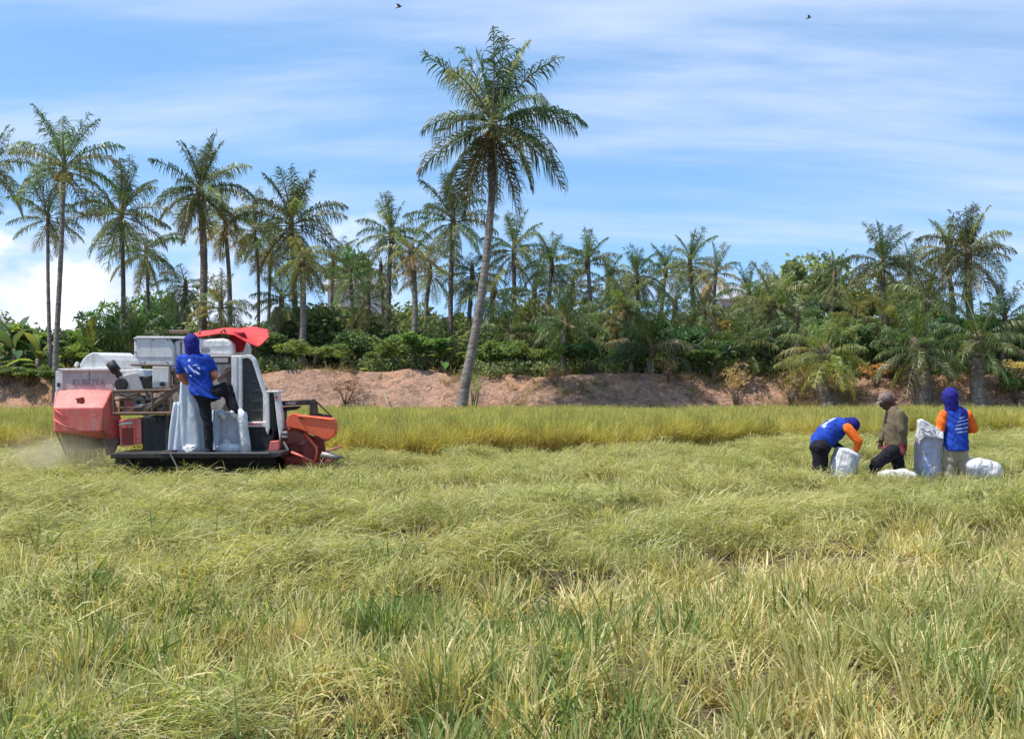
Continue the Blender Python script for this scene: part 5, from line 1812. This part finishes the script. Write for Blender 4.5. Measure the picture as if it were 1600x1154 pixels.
mb.tube([hp(a, b, -.36) for a, b in ((340, 702), (352, 699), (364, 701), (382, 699))], [.05, .085, .08, .07], 12)
mb.build('bottom_fold', M['sack_white'], wsk, smooth=True)
mb = MB()
mb.tube([hp(a, b, -.34) for a, b in ((350, 696), (352, 688), (360, 692))], [.03, .04, .03], 10)
mb.build('corner_fold', M['sack_white'], wsk, smooth=True)
mb = MB()
mb.tube([hp(a, b, -.33) for a, b in ((341, 648), (346, 645), (352, 655))], [.03, .045, .03], 10)
mb.build('top_fold', M['sack_white'], wsk, smooth=True)
sack('small_bundle', V3(297, 706, Y0 - .5), [V3(291, 706, Y0 - .5), V3(298, 700, Y0 - .5), V3(303, 706, Y0 - .5)], .075, .09, 'sack_white', 'small crumpled white bundle on the platform edge left of the worker\'s foot', g_, True, 6)

YP = 17.4
gs = 'white sacks in the field'
s1 = sack('standing_sack', V3(1450, 750, YP + .12), [V3(1450, 766, YP + .12), V3(1450, 720, YP + .12), V3(1450, 690, YP + .12), V3(1452, 676, YP + .12)], .185, .19, 'sack_shade', 'tall standing grey-white sack held open by the worker with the orange sleeves', gs, False, 11, folds=.007)
mb = MB()      # open mouth folded up, with writing
fl = [(1433, 657), (1440, 655), (1471, 673), (1470, 685), (1441, 681), (1432, 690), (1431, 676)]
n_ = len(fl)
A = [U(a, b, YP) + Vector((0, -.085 - .04 * (b > 675), 0)) for a, b in fl]
B = [v + Vector((0.0, .11, 0.012)) for v in A]
mb.add(A + B, [tuple(range(n_)), tuple(range(2 * n_ - 1, n_ - 1, -1))] + [(i, i + n_, (i + 1) % n_ + n_, (i + 1) % n_) for i in range(n_)])
mouth = mb.build('sack_mouth', M['sack_white'], s1, bevel=.012)
for pts in ([(1441, 660.5), (1446, 663)], [(1434.5, 668.5), (1446, 675)], [(1446, 675), (1450, 671), (1449, 676), (1454, 673)], [(1452, 677), (1457, 675.5), (1454, 670.5)], [(1436, 675), (1438, 676)]):
    mb = MB()
    mb.tube([U(a, b, YP) + Vector((0, -.13, 0)) for a, b in pts], .007, 6)
    mb.build('ink_mark', M['print_dark'], mouth)
bv = None


def surf_patch(name, mat, parent, target, quads, direction, off=.004, n=5):
    """thin print laid on the target's real surface: each quad is sampled and projected along direction"""
    dgx = bpy.context.evaluated_depsgraph_get()
    tm = target.data
    bmx = bmesh.new()
    bmx.from_mesh(tm)
    bm_off = root_loc(target)
    bvh = BVHTree.FromBMesh(bmx)
    bmx.free()
    d = Vector(direction).normalized()
    vs2, fs2 = [], []
    for q in quads:
        a, b, c, e = q
        grid = []
        for j in range(n + 1):
            for i in range(n + 1):
                p = (a.lerp(b, i / n)).lerp(e.lerp(c, i / n), j / n)
                h = bvh.ray_cast(p - bm_off - d * 2.0, d, 4.0)
                grid.append(None if h[0] is None else h[0] + bm_off - d * off)
        base = len(vs2)
        idx = {}
        for k, g in enumerate(grid):
            if g is not None:
                idx[k] = len(vs2)
                vs2.append(g)
        for j in range(n):
            for i in range(n):
                k = (j * (n + 1) + i, j * (n + 1) + i + 1, (j + 1) * (n + 1) + i + 1, (j + 1) * (n + 1) + i)
                if all(x in idx for x in k):
                    fs2.append(tuple(idx[x] for x in k))
    if not fs2:
        return None
    mb = MB()
    mb.add(vs2, fs2)
    return mb.build(name, mat, parent, smooth=True)


def quad(x0, y0, x1, y1, x2, y2, x3, y3, Y):
    return (U(x0, y0, Y), U(x1, y1, Y), U(x2, y2, Y), U(x3, y3, Y))


surf_patch('white_stripe', M['print_white'], s1, s1, [quad(1440, a, 1454, a - 1, 1453, b - 1, 1439, b, YP) for a, b in ((692, 696), (702, 706), (711, 720), (724, 729), (732, 741))], (0, 1, 0))
sack('lying_sack', V3(1536, 750, YP), [V3(1506, 737, YP), V3(1520, 730, YP), V3(1540, 734, YP), V3(1565, 740, YP)], .15, .19, 'sack_white', 'plump white sack lying on the straw right of the standing worker', gs, True, 12)
sack('lying_sack', V3(1392, 752, YP - .3), [V3(1377, 748, YP - .35), V3(1388, 744, YP - .3), V3(1404, 744, YP - .25)], .095, .13, 'sack_white', 'small white sack on the ground, left one of the touching pair', gs, True, 13)
sack('lying_sack', V3(1412, 752, YP - .3), [V3(1401, 746, YP - .3), V3(1412, 743, YP - .3), V3(1427, 749, YP - .2)], .10, .13, 'sack_white', 'small white sack touching the foot of the tall standing sack', gs, True, 14)
s2 = sack('upright_sack', V3(1318, 750, YP - .05), [V3(1313, 754, YP - .05), V3(1317, 728, YP - .05), V3(1324, 711, YP - .05), V3(1328, 700, YP - .05)], .185, .17, 'sack_white', 'white sack being tied by the bending worker', gs, True, 15)
surf_patch('shade_patch', M['sack_shade'], s2, s2, [quad(1325, 706, 1341, 712, 1339, 735, 1330, 726, YP)], (0, 1, 0))  # shaded right side of the sack laid on as a grey patch

# ------------------------------------------------------------------ people
def voxel(mb, vox, smooth_it=4, disp=0.0, seed=0, name='body', sub=0):
    me = mb.mesh(name)
    o = bpy.data.objects.new('tmp_body', me)
    COL.objects.link(o)
    r = o.modifiers.new('r', 'REMESH')
    r.mode = 'VOXEL'
    r.voxel_size = vox
    s = o.modifiers.new('s', 'SMOOTH')
    s.factor = 0.5
    s.iterations = smooth_it
    dgx = bpy.context.evaluated_depsgraph_get()
    out = bpy.data.meshes.new_from_object(o.evaluated_get(dgx))
    bpy.data.objects.remove(o)
    bpy.data.meshes.remove(me)
    out.polygons.foreach_set('use_smooth', [True] * len(out.polygons))
    if disp:
        co = [v.co.copy() for v in out.vertices]
        no = [v.normal.copy() for v in out.vertices]
        for v, c, n in zip(out.vertices, co, no):
            q = Vector((c.x * 10 + seed + c.z * 5, c.y * 10, c.z * 15 + c.x * 9))
            v.co = c + n * (mnoise.noise(q) * disp + (abs(mnoise.noise(q * 0.6 + Vector((5, 5, 5)))) - .25) * disp * 1.3)
    out.name = name
    return out


def put(name, me, mat, root):
    off = root_loc(root)
    me.transform(Matrix.Translation(-off))
    me.materials.clear()
    return link(name, me, mat, root)


def cap(mb, p0, p1, r0, r1, flat=None, n=14):
    """tapered capsule; flat=(direction, factor) squashes the section along a direction"""
    p0, p1 = Vector(p0), Vector(p1)
    T = p1 - p0
    Lc = T.length
    T = T.normalized() if Lc > 1e-6 else Vector((0, 0, 1))
    ref = Vector(flat[0]) if flat else (Vector((0, 1, 0)) if abs(T.y) < .9 else Vector((1, 0, 0)))
    A = (ref - T * ref.dot(T)).normalized()
    B = T.cross(A)
    fa = flat[1] if flat else 1.0
    rings = []
    for th in (-86, -60, -30, 0):
        c, s = math.cos(math.radians(th)), math.sin(math.radians(th))
        rings.append((p0 + T * r0 * s * (fa if fa < 1 else 1), r0 * c))
    for t in (.33, .66):
        rings.append((p0.lerp(p1, t), r0 + (r1 - r0) * t))
    for th in (0, 30, 60, 86):
        c, s = math.cos(math.radians(th)), math.sin(math.radians(th))
        rings.append((p1 + T * r1 * s * (fa if fa < 1 else 1), r1 * c))
    mb.loft([[c + (A * math.cos(2 * math.pi * k / n) * fa + B * math.sin(2 * math.pi * k / n)) * r for k in range(n)] for c, r in rings])


def sect(mb, secs, n=18):
    """flat-ended loft; secs = (centre, half width vector, half depth vector)"""
    mb.loft([[Vector(c) + Vector(a) * math.cos(2 * math.pi * k / n) + Vector(b) * math.sin(2 * math.pi * k / n) for k in range(n)] for c, a, b in secs])


def hand(mb, w, d, palm, side, s=1.0, curl=0.7):
    """palm, four bent fingers of unequal length, thumb from the side near the wrist"""
    d, palm = Vector(d).normalized(), Vector(palm)
    palm = (palm - d * palm.dot(d)).normalized()
    sd_ = d.cross(palm) * side
    w = Vector(w)
    cap(mb, w, w + d * .085 * s, .030 * s, .038 * s, (palm, .5))
    for i, (o, ln) in enumerate(((-.030, .066), (-.010, .076), (.011, .072), (.031, .056))):
        b = w + d * .085 * s + sd_ * o * s
        d1 = (d * math.cos(curl * .5) + palm * math.sin(curl * .5)).normalized()
        d2 = (d * math.cos(curl * 1.5) + palm * math.sin(curl * 1.5)).normalized()
        m1 = b + d1 * ln * .5 * s
        cap(mb, b - d * .02 * s, m1, .0098 * s, .0092 * s, n=8)
        cap(mb, m1, m1 + d2 * ln * .5 * s, .0092 * s, .0078 * s, n=8)
    b = w + d * .022 * s - sd_ * .030 * s
    m1 = b + (d * .6 - sd_ * .75 + palm * .3).normalized() * .045 * s
    cap(mb, b, m1, .0125 * s, .0105 * s, n=8)
    cap(mb, m1, m1 + (d * .9 - sd_ * .2 + palm * .5).normalized() * .035 * s, .0105 * s, .0085 * s, n=8)


def head(mb, c, fwd, up, s=1.0):
    """skull, jaw, nose, brow, lips, ears"""
    f, u = Vector(fwd).normalized(), Vector(up).normalized()
    u = (u - f * u.dot(f)).normalized()
    r = f.cross(u)
    c = Vector(c)
    R = Matrix((r, f, u)).transposed()
    mb.ball(c + u * .02 * s, (.074 * s, .094 * s, .100 * s), 16, 12, R)
    mb.ball(c + f * .028 * s - u * .055 * s, (.055 * s, .062 * s, .062 * s), 14, 10, R)
    cap(mb, c + f * .088 * s + u * .012 * s, c + f * .110 * s - u * .025 * s, .008 * s, .015 * s)
    cap(mb, c + f * .084 * s + u * .028 * s + r * .03 * s, c + f * .084 * s + u * .028 * s - r * .03 * s, .011 * s, .011 * s)
    cap(mb, c + f * .086 * s - u * .052 * s + r * .018 * s, c + f * .086 * s - u * .052 * s - r * .018 * s, .009 * s, .009 * s)
    for sg in (-1, 1):
        mb.ball(c + r * sg * .077 * s - u * .005 * s - f * .005 * s, (.010 * s, .020 * s, .032 * s), 8, 6, R)
    return f, u, r


def eyes(root, c, f, u, r, s=1.0):
    for sg in (-1, 1):
        m = MB()
        m.ball(c + f * .082 * s + u * .010 * s + r * sg * .032 * s, .012 * s, 8, 6)
        m.build('eye', M['eye'], root, smooth=True)
        m = MB()
        m.ball(c + f * .0905 * s + u * .010 * s + r * sg * .032 * s, .006 * s, 6, 5)
        m.build('pupil', M['print_dark'], root, smooth=True)


def foot(mb, an, d, s=1.0):
    an, d = Vector(an), Vector(d).normalized()
    cap(mb, an + Vector((0, 0, -.04)) - d * .05, an + Vector((0, 0, -.055)) + d * .13, .042 * s, .032 * s, (Vector((0, 0, 1)), .7))
    cap(mb, an, an + Vector((0, 0, -.05)), .04 * s, .045 * s)


def joints(Y, J):
    return {k: U(v[0], v[1], Y) + Vector((0, v[2] if len(v) > 2 else 0, 0)) for k, v in J.items()}


def base_body(j, fwd, up, hs=1.0, hands=True, s=1.0, hd=None, skin='skin', root=None, toe=None, bw=.10):
    mb = MB()
    f, u, r = head(mb, j['head'], fwd, up, hs)
    cap(mb, j['neck'], j['head'] - u * .05, .05, .048)
    cap(mb, j['pelvis'], j['chest'], bw, bw * 1.05)
    cap(mb, j['chest'], j['neck'], bw * .95, .055)
    for q in 'LR':
        cap(mb, j['sh' + q], j['chest'], .055, .09)
        cap(mb, j['sh' + q], j['el' + q], .047, .037)
        cap(mb, j['el' + q], j['wr' + q], .037, .027)
        cap(mb, j['hip' + q], j['kn' + q], .077, .052)
        cap(mb, j['kn' + q], j['an' + q], .052, .034)
        cap(mb, j['pelvis'], j['hip' + q], .11, .085)
        foot(mb, j['an' + q], toe[q] if toe else f)
        d, p = hd[q]
        hand(mb, j['wr' + q], d, p, 1 if q == 'L' else -1, s)
    me = voxel(mb, .0075, 3, name='body')
    b = put('body', me, M[skin], root)
    return f, u, r


def sleeves(j, root, mat, r0=.062, r1=.046, disp=.009, to=.94, name='sleeve', which='LR'):
    for q in which:
        mb = MB()
        w = j['el' + q].lerp(j['wr' + q], to)
        cap(mb, j['sh' + q], j['el' + q], r0 + .006, r0)
        cap(mb, j['el' + q], w, r0, r1)
        put(name, voxel(mb, .011, 3, disp, 3), M[mat], root)


def hood(c, f, u, r, neck, root, mat='navy', s=1.0, drape_=.13, back=.012, down=.16, shoulder=.14, fat=1.0):
    mb = MB()
    R = Matrix((r, f, u)).transposed()
    mb.ball(c + u * .020 * s - f * back, (.100 * s * fat, .108 * s, .112 * s), 18, 14, R)
    cap(mb, c - f * .02 - u * .02, neck - f * .01, .094 * s, .088 * s)
    cap(mb, neck + u * .02, neck - u * .0, .085 * s, shoulder, (f, .72))
    put('head_scarf', voxel(mb, .012, 3, .008, 9), M[mat], root)


# ---- standing worker seen from behind
gp = 'workers in the field'
j = joints(YP, dict(head=(1483.5, 621), neck=(1487, 640), chest=(1492, 661), pelvis=(1493, 702), shL=(1474, 648), elL=(1467, 674, -.02), wrL=(1463, 681, .10),
                    shR=(1512, 648), elR=(1522, 669, .03), wrR=(1497, 676, .24), hipL=(1484, 705), hipR=(1502, 705), knL=(1483, 734), knR=(1506, 734), anL=(1482, 757), anR=(1509, 757)))
root = empty('person', U(1494, 762, YP), 'person seen from behind in a blue vest, violet-blue scarf, orange sleeves and khaki trousers', 'person', gp)
fw, up_ = Vector((-.42, .9, -.12)), Vector((-.02, 0, 1))
f, u, r = base_body(j, fw, up_, 1.0, root=root, hd={'L': ((-.5, .8, .1), (0, .4, -1)), 'R': ((-.9, .4, 0), (0, .3, -1))}, toe={'L': (0, 1, 0), 'R': (.2, 1, 0)})
hood(j['head'], f, u, r, j['neck'], root, s=1.12, shoulder=.118, fat=1.04)
mb = MB()
K = .0092
secs = []
for py, cx, hw, hd_ in ((703.5, 1493.5, 19.5, .155), (690, 1494, 19, .15), (675, 1494, 18, .135), (660, 1493.5, 18.5, .13), (649, 1493.5, 20, .12), (641, 1493, 18.5, .11), (635, 1491, 12, .085)):
    secs.append((U(cx, py, YP), (hw * K, 0, 0), (0, hd_, 0)))
sect(mb, secs)
vest = put('vest', voxel(mb, .011, 4, .010, 2), M['blue'], root)
sleeves(j, root, 'orange', .070, .048)
mb = MB()
for q in 'LR':
    sg = -1 if q == 'L' else 1
    cap(mb, j['hip' + q], j['kn' + q], .098, .092, n=16)
    cap(mb, j['kn' + q], j['an' + q], .092, .088)
cap(mb, U(1486, 701, YP), U(1501, 701, YP), .115, .115)
cap(mb, U(1493.5, 705, YP), U(1494, 716, YP), .118, .09)
put('trousers', voxel(mb, .012, 3, .012, 4), M['khaki'], root)
surf_patch('white_lettering', M['print_white'], vest, vest,
           [quad(x0, y0, x1, y1, x1, y1 + h * .8, x0, y0 + h * .8, YP) for x0, y0, x1, y1, h in
            ((1494, 652.5, 1503, 649.5, 1.6), (1491, 657.5, 1497, 656, 2.0), (1498, 656, 1510, 653.6, 2.0), (1488.5, 663.5, 1497, 661.3, 2.4), (1498, 661.2, 1510.5, 659.2, 2.4),
             (1487.5, 668.5, 1500, 666.8, 3.2), (1501, 666.6, 1510.5, 665.6, 3.2), (1490, 674, 1499, 673, 2.2), (1500.5, 672.8, 1508, 672, 2.2))], (0, 1, 0))
surf_patch('scarf_tail', M['navy'], vest, vest, [quad(1497, 635, 1505, 640, 1500, 650, 1498, 650, YP)], (0, 1, 0), .008)

# ---- bending worker
j = joints(YP, dict(head=(1331, 667), neck=(1324, 662), chest=(1310, 668), pelvis=(1282, 697), shR=(1320, 668, -.16), elR=(1335, 688, -.20), wrR=(1334, 703, -.13),
                    shL=(1318, 670, .15), elL=(1306, 693, .16), wrL=(1321, 703, .06), hipR=(1280, 699, -.085), hipL=(1283, 699, .085), knR=(1277, 729, -.09), knL=(1286, 729, .09), anR=(1277, 756, -.09), anL=(1287, 756, .09)))
root = empty('person', U(1283, 762, YP), 'person in a blue vest and black trousers bending over a white sack', 'person', gp)
f, u, r = base_body(j, (.45, 0, -1), (1, 0, .35), .95, root=root, hd={'R': ((-.25, .4, -.9), (-.6, .5, 0)), 'L': ((.8, -.3, -.35), (0, -.3, -1))}, toe={'L': (1, 0, 0), 'R': (1, -.1, 0)})
eyes(root, j['head'], f, u, r, .95)
hood(j['head'], f, u, r, j['neck'], root, s=1.02, back=.03, shoulder=.11)
mb = MB()
ax = [(1281, 701, .155, 15.5), (1283, 692, .16, 18), (1290, 682, .165, 19), (1301, 672, .165, 18.5), (1311, 667, .16, 16.5), (1319, 664.5, .14, 12.5), (1323, 663, .09, 8)]
secs = []
for i, (px, py, wy, wn) in enumerate(ax):
    p = U(px, py, YP)
    a, b = ax[max(i - 1, 0)], ax[min(i + 1, len(ax) - 1)]
    T = (U(b[0], b[1], YP) - U(a[0], a[1], YP)).normalized()
    Nn = Vector((-T.z, 0, T.x))
    secs.append((p, Nn * wn * K, (0, wy, 0)))
sect(mb, secs)
vest = put('vest', voxel(mb, .011, 4, .010, 5), M['blue'], root)
sleeves(j, root, 'orange', .066, .046, which='R', to=.8)
sleeves(j, root, 'dark_trouser', .055, .042, which='L', name='shaded_sleeve')  # far sleeve coloured black for the shade beneath the torso
mb = MB()
for q in 'LR':
    cap(mb, j['hip' + q], j['kn' + q], .115, .098, n=16)
    cap(mb, j['kn' + q], j['an' + q], .098, .09)
cap(mb, j['hipR'] + Vector((.0, 0, .0)), j['hipL'], .145, .145)
put('trousers', voxel(mb, .012, 3, .012, 6), M['dark_trouser'], root)
for q in 'LR':
    mb = MB()
    d, p = {'R': ((-.25, .4, -.9), (-.6, .5, 0)), 'L': ((.8, -.3, -.35), (0, -.3, -1))}[q]
    hand(mb, j['wr' + q], d, p, 1 if q == 'L' else -1, 1.12)
    put('glove', voxel(mb, .007, 2), M['glove'] if q == 'R' else M['sack_white'], root)
surf_patch('white_lettering', M['print_white'], vest, vest,
           [quad(1281, 668 + 1, 1304, 655, 1307, 659, 1286, 673, YP), quad(1284, 675, 1290, 672, 1292, 675, 1287, 678, YP)], (0.15, .75, -.62))

# ---- walking worker
j = joints(YP, dict(head=(1384.5, 627.5), neck=(1391.5, 640), chest=(1398, 656), pelvis=(1399, 699), shL=(1400, 646, -.17), elL=(1402, 670, -.21), wrL=(1402.5, 691, -.17),
                    shR=(1396, 646, .17), elR=(1391, 669, .2), wrR=(1384, 688, .2), hipL=(1396, 703, -.08), hipR=(1402, 703, .08), knL=(1368, 721, -.09), knR=(1407, 729, .08), anL=(1357, 747, -.09), anR=(1420, 755, .08)))
root = empty('person', U(1395, 762, YP), 'person striding in an olive-brown jacket, cap, dark red sash and dark breeches', 'person', gp)
f, u, r = base_body(j, (-1, -.25, -.42), (-.35, 0, 1), .98, root=root, skin='skin_dark', hd={'L': ((-.1, 0, -1), (-.3, 1, 0)), 'R': ((-.2, 0, -1), (-.3, -1, 0))}, toe={'L': (-1, 0, 0), 'R': (-1, 0, .2)})
eyes(root, j['head'], f, u, r, .98)
mb = MB()
R = Matrix((r, f, u)).transposed()
mb.ball(j['head'] + u * .055 - f * .005, (.090, .108, .080), 16, 12, R)
put('cap', voxel(mb, .009, 2, .006, 3), M['cap'], root)
mb = MB()
for k in (-1, 1):
    pass
sect(mb, [(j['head'] + u * .040 + f * .075, r * .075, u * .010), (j['head'] + u * .035 + f * .13, r * .07, u * .009), (j['head'] + u * .022 + f * .16, r * .045, u * .006)])
put('cap_peak', voxel(mb, .006, 2), M['cap'], root)
mb = MB()
cap(mb, j['head'] - f * .07 + u * .035, j['head'] - f * .17 - u * .04, .05, .028, (u, .5))
cap(mb, j['head'] - f * .07, j['neck'] - f * .06, .06, .05)
put('neck_cloth', voxel(mb, .009, 2, .008, 8), M['cap_cloth'], root)
mb = MB()
secs = []
for py, cx, hw, wy in ((695, 1399.5, 17, .17), (680, 1399.5, 17.5, .175), (665, 1400, 18, .18), (652, 1400, 17, .18), (645, 1398.5, 14.5, .16), (638, 1395, 9.5, .11), (634, 1393, 6.5, .075)):
    secs.append((U(cx, py, YP), (hw * K, 0, 0), (0, wy, 0)))
sect(mb, secs)
put('jacket', voxel(mb, .011, 4, .010, 12), M['olive'], root)
sleeves(j, root, 'olive', .066, .048, name='jacket_sleeve')
mb = MB()
cap(mb, U(1409, 645, YP), U(1413, 660, YP), .055, .075, ((1, 0, 0), .75))
cap(mb, U(1413, 660, YP), U(1410, 668, YP), .07, .04, ((1, 0, 0), .7))
put('hanging_hood', voxel(mb, .010, 3, .012, 14), M['olive'], root)
mb = MB()
mb.ball(U(1411, 658, YP) + Vector((0, -.085, 0)), (.035, .018, .055), 10, 8)
mb.build('hood_opening', M['dark_trouser'], root, smooth=True)
mb = MB()
for q in 'LR':
    cap(mb, j['hip' + q], j['kn' + q], .112, .085, n=16)
cap(mb, j['knL'], j['knL'].lerp(j['anL'], .3), .088, .085)
cap(mb, j['knR'], j['knR'].lerp(j['anR'], .2), .088, .085)
cap(mb, j['hipL'], j['hipR'], .125, .125)
put('knee_breeches', voxel(mb, .012, 3, .012, 16), M['dark_trouser'], root)
mb = MB()
sect(mb, [(U(1396, 707, YP), (19 * K, 0, .02), (0, .185, 0)), (U(1398.5, 699, YP), (18.5 * K, 0, 0), (0, .185, 0)), (U(1399.5, 693, YP), (17 * K, 0, 0), (0, .178, 0))])
cap(mb, U(1404, 694, YP) + Vector((0, -.17, 0)), U(1405, 706, YP) + Vector((0, -.19, 0)), .05, .035)
put('sash', voxel(mb, .011, 3, .018, 18), M['sash'], root)

# ---- worker on the harvester platform
YA = 17.62
j = joints(YA, dict(head=(299.5, 537), neck=(302, 553), chest=(306, 575), pelvis=(320, 613), shL=(283, 562), elL=(281, 588, .05), wrL=(296, 604, .22),
                    shR=(323, 560), elR=(334, 585, .05), wrR=(316, 598, .25), hipL=(317, 619, .0), hipR=(330, 616, .0), knL=(325, 660, -.02), anL=(327, 700, -.02), knR=(351, 606, .12), anR=(365, 642, .06)))
root = empty('person', U(322, 706, YA), 'person in a blue vest on the harvester platform, one knee raised over a sack', 'person', 'worker on the harvester')
f, u, r = base_body(j, (-.2, .95, -.3), (-.05, .1, 1), 1.0, root=root, hd={'L': ((.3, .9, 0), (0, 0, -1)), 'R': ((-.3, .9, -.1), (0, 0, -1))}, toe={'L': (.3, .9, 0), 'R': (.55, .7, -.45)})
hood(j['head'], f, u, r, j['neck'], root, s=1.15, shoulder=.12, fat=1.0)
mb = MB()
KA = YA / F
secs = []
ax = [(322, 620, 22, .15), (319, 612, 21.5, .15), (313, 596, 19.5, .14), (307, 580, 21, .15), (304, 567, 23, .14), (303, 558, 21, .12), (302, 551, 11, .085)]
for i, (px, py, hw, wy) in enumerate(ax):
    secs.append((U(px, py, YA), Vector((hw * KA, 0, -hw * KA * .18 if i < 4 else 0)), (0, wy, 0)))
sect(mb, secs)
for q in 'LR':
    cap(mb, j['sh' + q], j['sh' + q].lerp(j['el' + q], .62), .078, .072)
vest = put('vest', voxel(mb, .011, 4, .014, 22), M['blue'], root)
sleeves(j, root, 'skin_sleeve', .060, .046)
mb = MB()
cap(mb, j['hipL'], j['knL'], .105, .072, n=16)
cap(mb, j['knL'], j['anL'], .072, .062)
cap(mb, j['hipR'], j['knR'], .115, .095)
cap(mb, j['knR'], j['anR'], .095, .07)
cap(mb, U(314, 614, YA), U(329, 614, YA), .12, .12)
put('trousers', voxel(mb, .012, 3, .013, 24), M['dark_trouser'], root)
for q, d in (('L', (.3, .9, 0)), ('R', (.55, .7, -.45))):
    mb = MB()
    foot(mb, j['an' + q], d, 1.25)
    put('shoe', voxel(mb, .010, 2), M['dark_trouser'] if q == 'L' else M['sack_white'], root)
surf_patch('white_print', M['print_white'], vest, vest,
           [quad(297, 571, 299.5, 570, 309.5, 581, 307.5, 582.5, YA), quad(307, 580, 309.5, 578.5, 317, 584, 314, 585.5, YA), quad(304, 570.5, 312, 569, 313, 570.5, 306, 572, YA), quad(311, 573, 316, 574, 317, 578, 314, 577.5, YA),
            quad(291, 575, 293.5, 574.5, 297.5, 582, 295.5, 583, YA), quad(299, 586, 302, 585, 304, 587.5, 301.5, 588.5, YA)], (0, 1, 0))
surf_patch('pale_badge', M['print_white'], vest, vest, [quad(297, 561, 301, 561, 301, 565, 297, 565, YA)], (0, 1, 0))

# ------------------------------------------------------------------ dust behind the straw hood
m, t = new_mat('straw_dust')
out = N(t, 'ShaderNodeOutputMaterial')
pv = N(t, 'ShaderNodeVolumePrincipled')
pv.inputs['Color'].default_value = (0.86, 0.78, 0.62, 1)
pv.inputs['Anisotropy'].default_value = 0.2
tc = N(t, 'ShaderNodeTexCoord')
vl = N(t, 'ShaderNodeVectorMath', operation='LENGTH')
t.links.new(tc.outputs['Object'], vl.inputs[0])
fall = N(t, 'ShaderNodeMapRange')
fall.interpolation_type = 'SMOOTHSTEP'
t.links.new(vl.outputs['Value'], fall.inputs['Value'])
for k, x in zip(('From Min', 'From Max', 'To Min', 'To Max'), (0.15, 0.98, 1.0, 0.0)):
    fall.inputs[k].default_value = x
nz = noise_tex(t, 2.2, 4, 0.6, tc.outputs['Object'])
nr = ramp(t, nz, [(0.35, (0.1,) * 3), (0.7, (1, 1, 1))])
mm = N(t, 'ShaderNodeMath', operation='MULTIPLY')
t.links.new(fall.outputs[0], mm.inputs[0])
t.links.new(nr, mm.inputs[1])
m2 = N(t, 'ShaderNodeMath', operation='MULTIPLY')
t.links.new(mm.outputs[0], m2.inputs[0])
m2.inputs[1].default_value = 1.2
t.links.new(m2.outputs[0], pv.inputs['Density'])
t.links.new(pv.outputs[0], out.inputs['Volume'])
mb = MB()
mb.ball((0, 0, 0), 1.0, 20, 14)
me = mb.mesh('dust')
du = link('dust_cloud', me, m)
du.location = U(95, 708, 18.0)
du.scale = (1.15, 1.0, 0.48)
tag(du, 'pale dust blowing out behind the red straw hood', 'dust', kind='stuff')

scene.render.resolution_x, scene.render.resolution_y = 1024, 738
